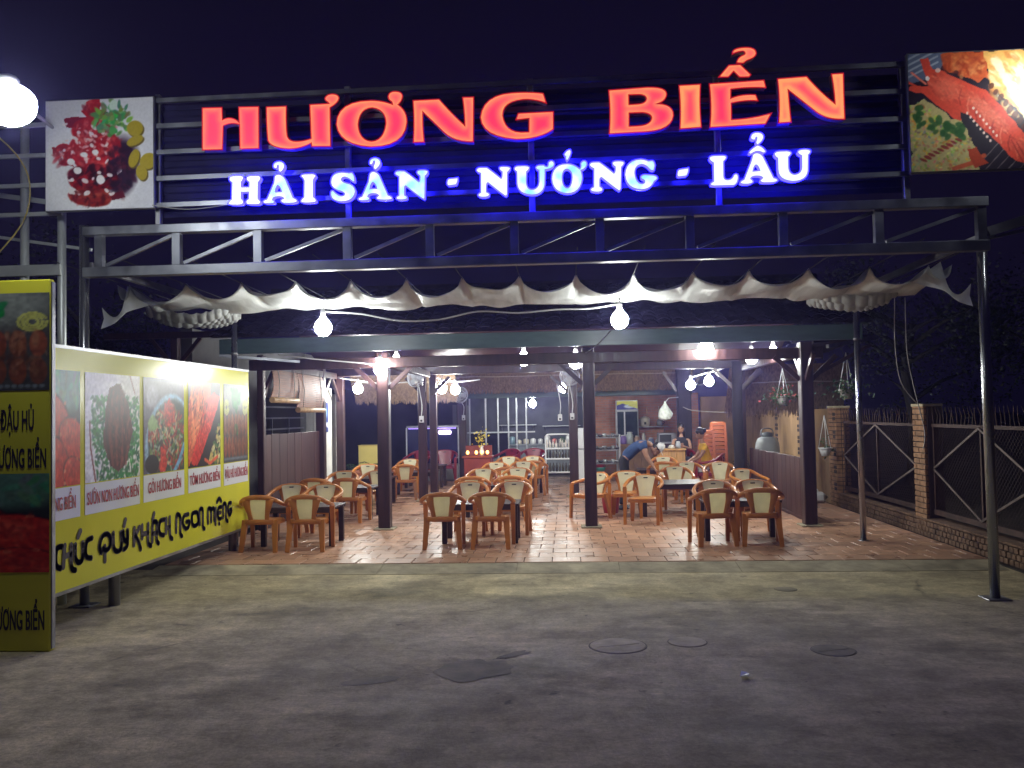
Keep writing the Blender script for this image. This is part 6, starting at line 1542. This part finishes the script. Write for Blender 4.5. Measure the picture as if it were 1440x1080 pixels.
# things on the tables
for k,(x,y,lab) in enumerate(((-1.25,15.3,'small condiment caddy on the second middle table'),(-1.15,17.6,'small condiment caddy on the third middle table'),(-1.0,19.7,'small condiment caddy on the last middle table'),(-3.9,15.1,'small condiment caddy on the second left table'),(2.0,18.7,'small condiment caddy on the last right table'))):
    t = thing('condiment_caddy', lab, 'caddy', (x,y,.6115), 0, 'condiment caddies on the tables')
    MB().cbox(-.09,-.06,0,.09,.06,.03,.006).build('tray', mat('caddy tray',(.25,.1,.05),.5), t)
    for q,c in enumerate(((.3,.05,.03),(.5,.4,.15),(.6,.6,.6))): MB().lathe([(.022,.03),(.024,.1),(.012,.13),(.012,.15)],8,(-.055+.055*q,0,0)).build('bottle', mat('sauce',c,.25), t)

# ------------------------------------------------------------------ people: one skinned body each, with clothes and hair as children
SKIN = mat('skin', (.36,.19,.12), .5, 0, .08, 6); HAIR = mat('black hair', (.012,.010,.010), .45, 0, .2, 20)
def skin_mesh(name, J, E, m, root, sub=2):
    me = bpy.data.meshes.new(name); names = list(J); idx = {k:i for i,k in enumerate(names)}
    me.from_pydata([J[k][:3] for k in names], [(idx[a],idx[b]) for a,b in E], [])
    o = bpy.data.objects.new(name, me); C.objects.link(o)
    md = o.modifiers.new('skin','SKIN'); md.use_smooth_shade = True; md.branch_smoothing = .4
    sv = me.skin_vertices[0].data
    for k in names:
        r = J[k][3]; sv[idx[k]].radius = r if isinstance(r,tuple) else (r,r); sv[idx[k]].use_root = (k == root)
    s2 = o.modifiers.new('sub','SUBSURF'); s2.levels = sub; s2.render_levels = sub
    dg = bpy.context.evaluated_depsgraph_get()
    out = bpy.data.meshes.new_from_object(o.evaluated_get(dg)); bpy.data.objects.remove(o)
    out.name = name; out.materials.clear(); out.materials.append(m)
    return out
def hand(J, E, nm, w, d, side, s=1.):
    """wrist name w; d = direction of the fingers; side = direction of the thumb"""
    p = Vector(J[w][:3]); d = Vector(d).normalized(); side = Vector(side).normalized(); n = d.cross(side).normalized()
    c = p+d*.045*s; J[nm+'palm'] = (*c, (.026*s,.018*s)); E.append((w,nm+'palm'))
    for k, (o, L_) in enumerate(((-.030,.058),(-.010,.072),(.010,.078),(.028,.070))):
        a = c+d*.040*s+side*o*s; b = a+d*L_*.55*s+n*.008*s; e = b+d*L_*.4*s+n*.022*s
        for q, pt, r in (('a',a,.0095),('b',b,.0085),('c',e,.007)): J['%sf%d%s'%(nm,k,q)] = (*pt, r*s)
        E += [(nm+'palm','%sf%da'%(nm,k)),('%sf%da'%(nm,k),'%sf%db'%(nm,k)),('%sf%db'%(nm,k),'%sf%dc'%(nm,k))]
    a = c+side*.034*s-d*.005*s; b = a+side*.022*s+d*.03*s
    J[nm+'t1'] = (*a,.0115*s); J[nm+'t2'] = (*b,.009*s); E += [(nm+'palm',nm+'t1'),(nm+'t1',nm+'t2')]
def person(label, loc, J, E, hands, shirt, trousers, shirt_m, tr_m, head, face_dir, up, hair='short', cap=None, shoes=()):
    t = thing('person', label, 'person', loc)
    for h in hands: hand(J, E, *h)
    link('body', skin_mesh('body', J, E, SKIN, 'pelvis'), t)
    def sub(keys, grow):
        j = {k:(*J[k][:3], tuple(q+grow for q in J[k][3]) if isinstance(J[k][3],tuple) else J[k][3]+grow) for k in keys}
        return j, [(a,b) for a,b in E if a in j and b in j]
    j, e = sub(shirt, .032); j = dict(j); nk = J['neck']; j['neck'] = (*(Vector(nk[:3])*.75+Vector(J['chest'][:3])*.25), .068); e = e+[('chest','neck')]; link('shirt', skin_mesh('shirt', j, e, shirt_m, shirt[0]), t)
    pw = (Vector(J['pelvis'][:3])*.45+Vector(J['spine'][:3])*.55); j, e = sub(trousers, .018); j['waist'] = (*pw, tuple(q+.02 for q in J['pelvis'][3])); e = e+[('pelvis','waist')]; link('trousers', skin_mesh('trousers', j, e, tr_m, trousers[0]), t)
    hc = Vector(head); f = Vector(face_dir).normalized(); u = Vector(up).normalized(); u = (u-f*u.dot(f)).normalized(); r = f.cross(u)
    R_ = Matrix((r,f,u)).transposed().to_4x4(); T = Matrix.Translation(hc) @ R_
    hb = MB(); hb.ball((0,0,0),(.075,.092,.112),16,12); hb.ball((0,.035,-.055),(.055,.058,.06),12,8); hb.ball((0,.097,-.012),(.012,.016,.02),8,6)
    for s_ in (-1,1): hb.ball((s_*.076,-.005,-.01),(.012,.02,.032),8,6)
    ho = hb.xf(T).build('head', SKIN, t)
    eb = MB()
    for s_ in (-1,1): eb.ball((s_*.030,.083,.008),(.013,.010,.007),8,6); eb.box(s_*.03-.018,.082,.026,s_*.03+.018,.090,.031)
    eb.xf(T).build('eyes', HAIR, ho)
    MB().ball((0,.088,-.058),(.022,.008,.007),8,5).xf(T).build('mouth', mat('lips',(.30,.08,.07),.5), ho)
    b = MB(); b.ball((0,-.016,.034),(.087,.099,.104),16,10)
    if hair == 'long':
        b.ball((0,-.07,-.08),(.085,.05,.15),12,8); b.ball((.076,-.01,-.10),(.03,.05,.16),8,6); b.ball((-.076,-.01,-.10),(.03,.05,.16),8,6)
    if hair == 'bun': b.ball((0,-.11,.04),(.05,.05,.05),10,8)
    b.xf(T).build('hair', HAIR, t)
    if cap:
        b = MB(); b.lathe([(.092,.03),(.094,.06),(.085,.10),(.05,.135),(.005,.14)],16); b.add([(-.06,.07,.035),(.06,.07,.035),(.05,.16,.02),(-.05,.16,.02),(-.06,.07,.043),(.06,.07,.043),(.05,.16,.028),(-.05,.16,.028)],[(3,2,1,0),(4,5,6,7),(0,1,5,4),(1,2,6,5),(2,3,7,6),(3,0,4,7)])
        b.xf(T).build('cap', cap, t)
    for (x,y,z,a) in shoes:
        b = MB(); b.ball((0,.05,0),(.042,.125,.035),12,8); b.xf(Matrix.Translation((x,y,z)) @ Matrix.Rotation(a,4,'Z')).build('shoe', BLACK, t)
    return t
# man bending over the table (local: x right, y back, z up from the tiles), facing +x and a little forward
J = {'pelvis':(.0,0,.90,(.115,.095)),'spine':(.13,-.02,1.07,(.105,.095)),'chest':(.31,-.05,1.21,(.125,.105)),'neck':(.475,-.08,1.20,.055),'headbase':(.54,-.09,1.14,.05),
     'hipL':(-.01,.10,.86,.085),'kneeL':(.05,.13,.48,.06),'ankL':(-.04,.14,.08,.042),'hipR':(-.01,-.10,.86,.085),'kneeR':(.03,-.13,.48,.06),'ankR':(-.07,-.14,.08,.042),
     'shL':(.36,.10,1.22,.06),'elL':(.42,.14,.99,.043),'wrL':(.52,.02,.83,.028),'shR':(.34,-.22,1.18,.06),'elR':(.40,-.27,.97,.043),'wrR':(.50,-.30,.80,.028)}
E = [('pelvis','spine'),('spine','chest'),('chest','neck'),('neck','headbase'),('pelvis','hipL'),('hipL','kneeL'),('kneeL','ankL'),('pelvis','hipR'),('hipR','kneeR'),('kneeR','ankR'),
     ('chest','shL'),('shL','elL'),('elL','wrL'),('chest','shR'),('shR','elR'),('elR','wrR')]
J['mshL'] = (.40,.125,1.12,.055); J['mshR'] = (.37,-.25,1.08,.055)
E = [q for q in E if q not in (('shL','elL'),('shR','elR'))]+[('shL','mshL'),('mshL','elL'),('shR','mshR'),('mshR','elR')]
person('man in a white cap, dark blue t-shirt and black trousers, bending over a table',(1.02,15.95,.0605),J,E,
    [('L','wrL',(.5,-.3,-.8),(0,-1,0)),('R','wrR',(.6,-.1,-.75),(0,1,0))],['pelvis','spine','chest','shL','mshL','shR','mshR'],['pelvis','hipL','kneeL','ankL','hipR','kneeR','ankR'],
    mat('dark blue cotton',(.025,.06,.16),.85,0,.2,9,.1), mat('black cotton',(.012,.012,.016),.85,0,.2,9,.1), (.60,-.10,1.10),(.55,-.25,-.8),(.8,0,.6),'short',mat('white cap cloth',(.7,.7,.7),.8),((-.05,.14,.03,-1.2),(-.08,-.14,.03,-1.3)))
# woman in yellow, seated, facing -x
J = {'pelvis':(0,0,.55,(.12,.115)),'spine':(-.04,-.01,.78,(.095,.105)),'chest':(-.10,-.02,.98,(.10,.125)),'neck':(-.13,-.02,1.14,.045),'headbase':(-.14,-.02,1.20,.042),
     'hipL':(-.06,-.10,.53,.085),'kneeL':(-.45,-.14,.56,.06),'ankL':(-.42,-.15,.09,.038),'hipR':(-.06,.10,.53,.085),'kneeR':(-.43,.10,.60,.06),'ankR':(-.36,.11,.12,.038),
     'shL':(-.10,-.18,1.02,.05),'mshL':(-.14,-.21,.92,.048),'elL':(-.22,-.22,.80,.036),'wrL':(-.42,-.12,.68,.024),'shR':(-.10,.15,1.02,.05),'mshR':(-.14,.17,.92,.048),'elR':(-.24,.18,.80,.036),'wrR':(-.43,.04,.70,.024)}
E2 = [('pelvis','spine'),('spine','chest'),('chest','neck'),('neck','headbase'),('pelvis','hipL'),('hipL','kneeL'),('kneeL','ankL'),('pelvis','hipR'),('hipR','kneeR'),('kneeR','ankR'),
     ('chest','shL'),('shL','mshL'),('mshL','elL'),('elL','wrL'),('chest','shR'),('shR','mshR'),('mshR','elR'),('elR','wrR')]
def striped():
    m, nt, p = nodes('striped cotton'); N = nt.nodes; L = nt.links
    tc = N.new('ShaderNodeTexCoord'); w = N.new('ShaderNodeTexWave'); w.bands_direction = 'Y'; w.inputs['Scale'].default_value = 9; w.inputs['Distortion'].default_value = 1.
    L.new(tc.outputs['Object'], w.inputs['Vector']); cr = N.new('ShaderNodeValToRGB'); cr.color_ramp.elements[0].color = (.04,.045,.06,1); cr.color_ramp.elements[1].color = (.62,.62,.62,1)
    cr.color_ramp.elements[0].position = .4; cr.color_ramp.elements[1].position = .55
    L.new(w.outputs['Fac'], cr.inputs[0]); L.new(cr.outputs[0], p.inputs['Base Color']); p.inputs['Roughness'].default_value = .85
    return m
person('woman in a yellow shirt and striped trousers, seated and leaning forward',(2.98,18.5,.0605),J,list(E2),
    [('L','wrL',(-1,.3,-.3),(0,.3,1)),('R','wrR',(-1,-.2,-.3),(0,-.3,1))],['pelvis','spine','chest','shL','mshL','shR','mshR'],['pelvis','hipL','kneeL','ankL','hipR','kneeR','ankR'],
    mat('yellow cotton',(.75,.42,.02),.8,0,.12,9,.1), striped(), (-.17,-.02,1.30),(-.9,.35,-.25),(0,0,1),'bun',None,((-.44,-.15,.04,PI/2),(-.38,.11,.04,PI/2)))
# woman in black behind the counter, seated, looking at the camera side
J = {'pelvis':(0,0,.55,(.12,.115)),'spine':(0,-.02,.76,(.10,.095)),'chest':(.0,-.03,.98,(.125,.10)),'neck':(0,-.03,1.14,.045),'headbase':(0,-.03,1.20,.042),
     'hipL':(-.10,-.05,.53,.085),'kneeL':(-.15,-.42,.55,.06),'ankL':(-.15,-.40,.09,.038),'hipR':(.10,-.05,.53,.085),'kneeR':(.12,-.42,.55,.06),'ankR':(.12,-.40,.09,.038),
     'shL':(-.17,-.03,1.03,.05),'mshL':(-.20,-.06,.93,.045),'elL':(-.22,-.12,.80,.036),'wrL':(-.12,-.30,.90,.024),'shR':(.17,-.03,1.03,.05),'mshR':(.20,-.06,.93,.045),'elR':(.22,-.10,.80,.036),'wrR':(.05,-.28,.87,.024)}
person('woman in a black top with long dark hair, seated behind the pale counter',(2.76,21.15,.12),J,list(E2),
    [('L','wrL',(.8,-.4,.2),(0,0,1)),('R','wrR',(-.8,-.4,.1),(0,0,1))],['pelvis','spine','chest','shL','shR'],['pelvis','hipL','kneeL','ankL','hipR','kneeR','ankR'],
    mat('black cotton top',(.014,.012,.018),.8,0,.2,9,.1), mat('dark cotton',(.02,.02,.03),.85,0,.2,9,.1), (0,-.05,1.31),(-.25,-.9,-.15),(0,0,1),'long',None,((-.15,-.4,.0,PI),(.12,-.4,.0,PI)))
o = chair(2.76,21.15,PI,'maroon armchair under the woman in black, behind the pale counter',MG,mproto,mused)

# ------------------------------------------------------------------ blue haze added over the whole place for the veil of lens glare
HZ = bpy.data.materials.new('added veil haze'); HZ.use_nodes = True
nt = HZ.node_tree; nt.nodes.clear()
ou = nt.nodes.new('ShaderNodeOutputMaterial'); pvv = nt.nodes.new('ShaderNodeVolumePrincipled')
pvv.inputs['Color'].default_value = (.40,.37,1.0,1); pvv.inputs['Density'].default_value = HAZE; pvv.inputs['Anisotropy'].default_value = .8
nt.links.new(pvv.outputs[0], ou.inputs['Volume'])
MB().box(-168,-44,-1.05,168,224,7.5).build('haze', HZ, kind='stuff')
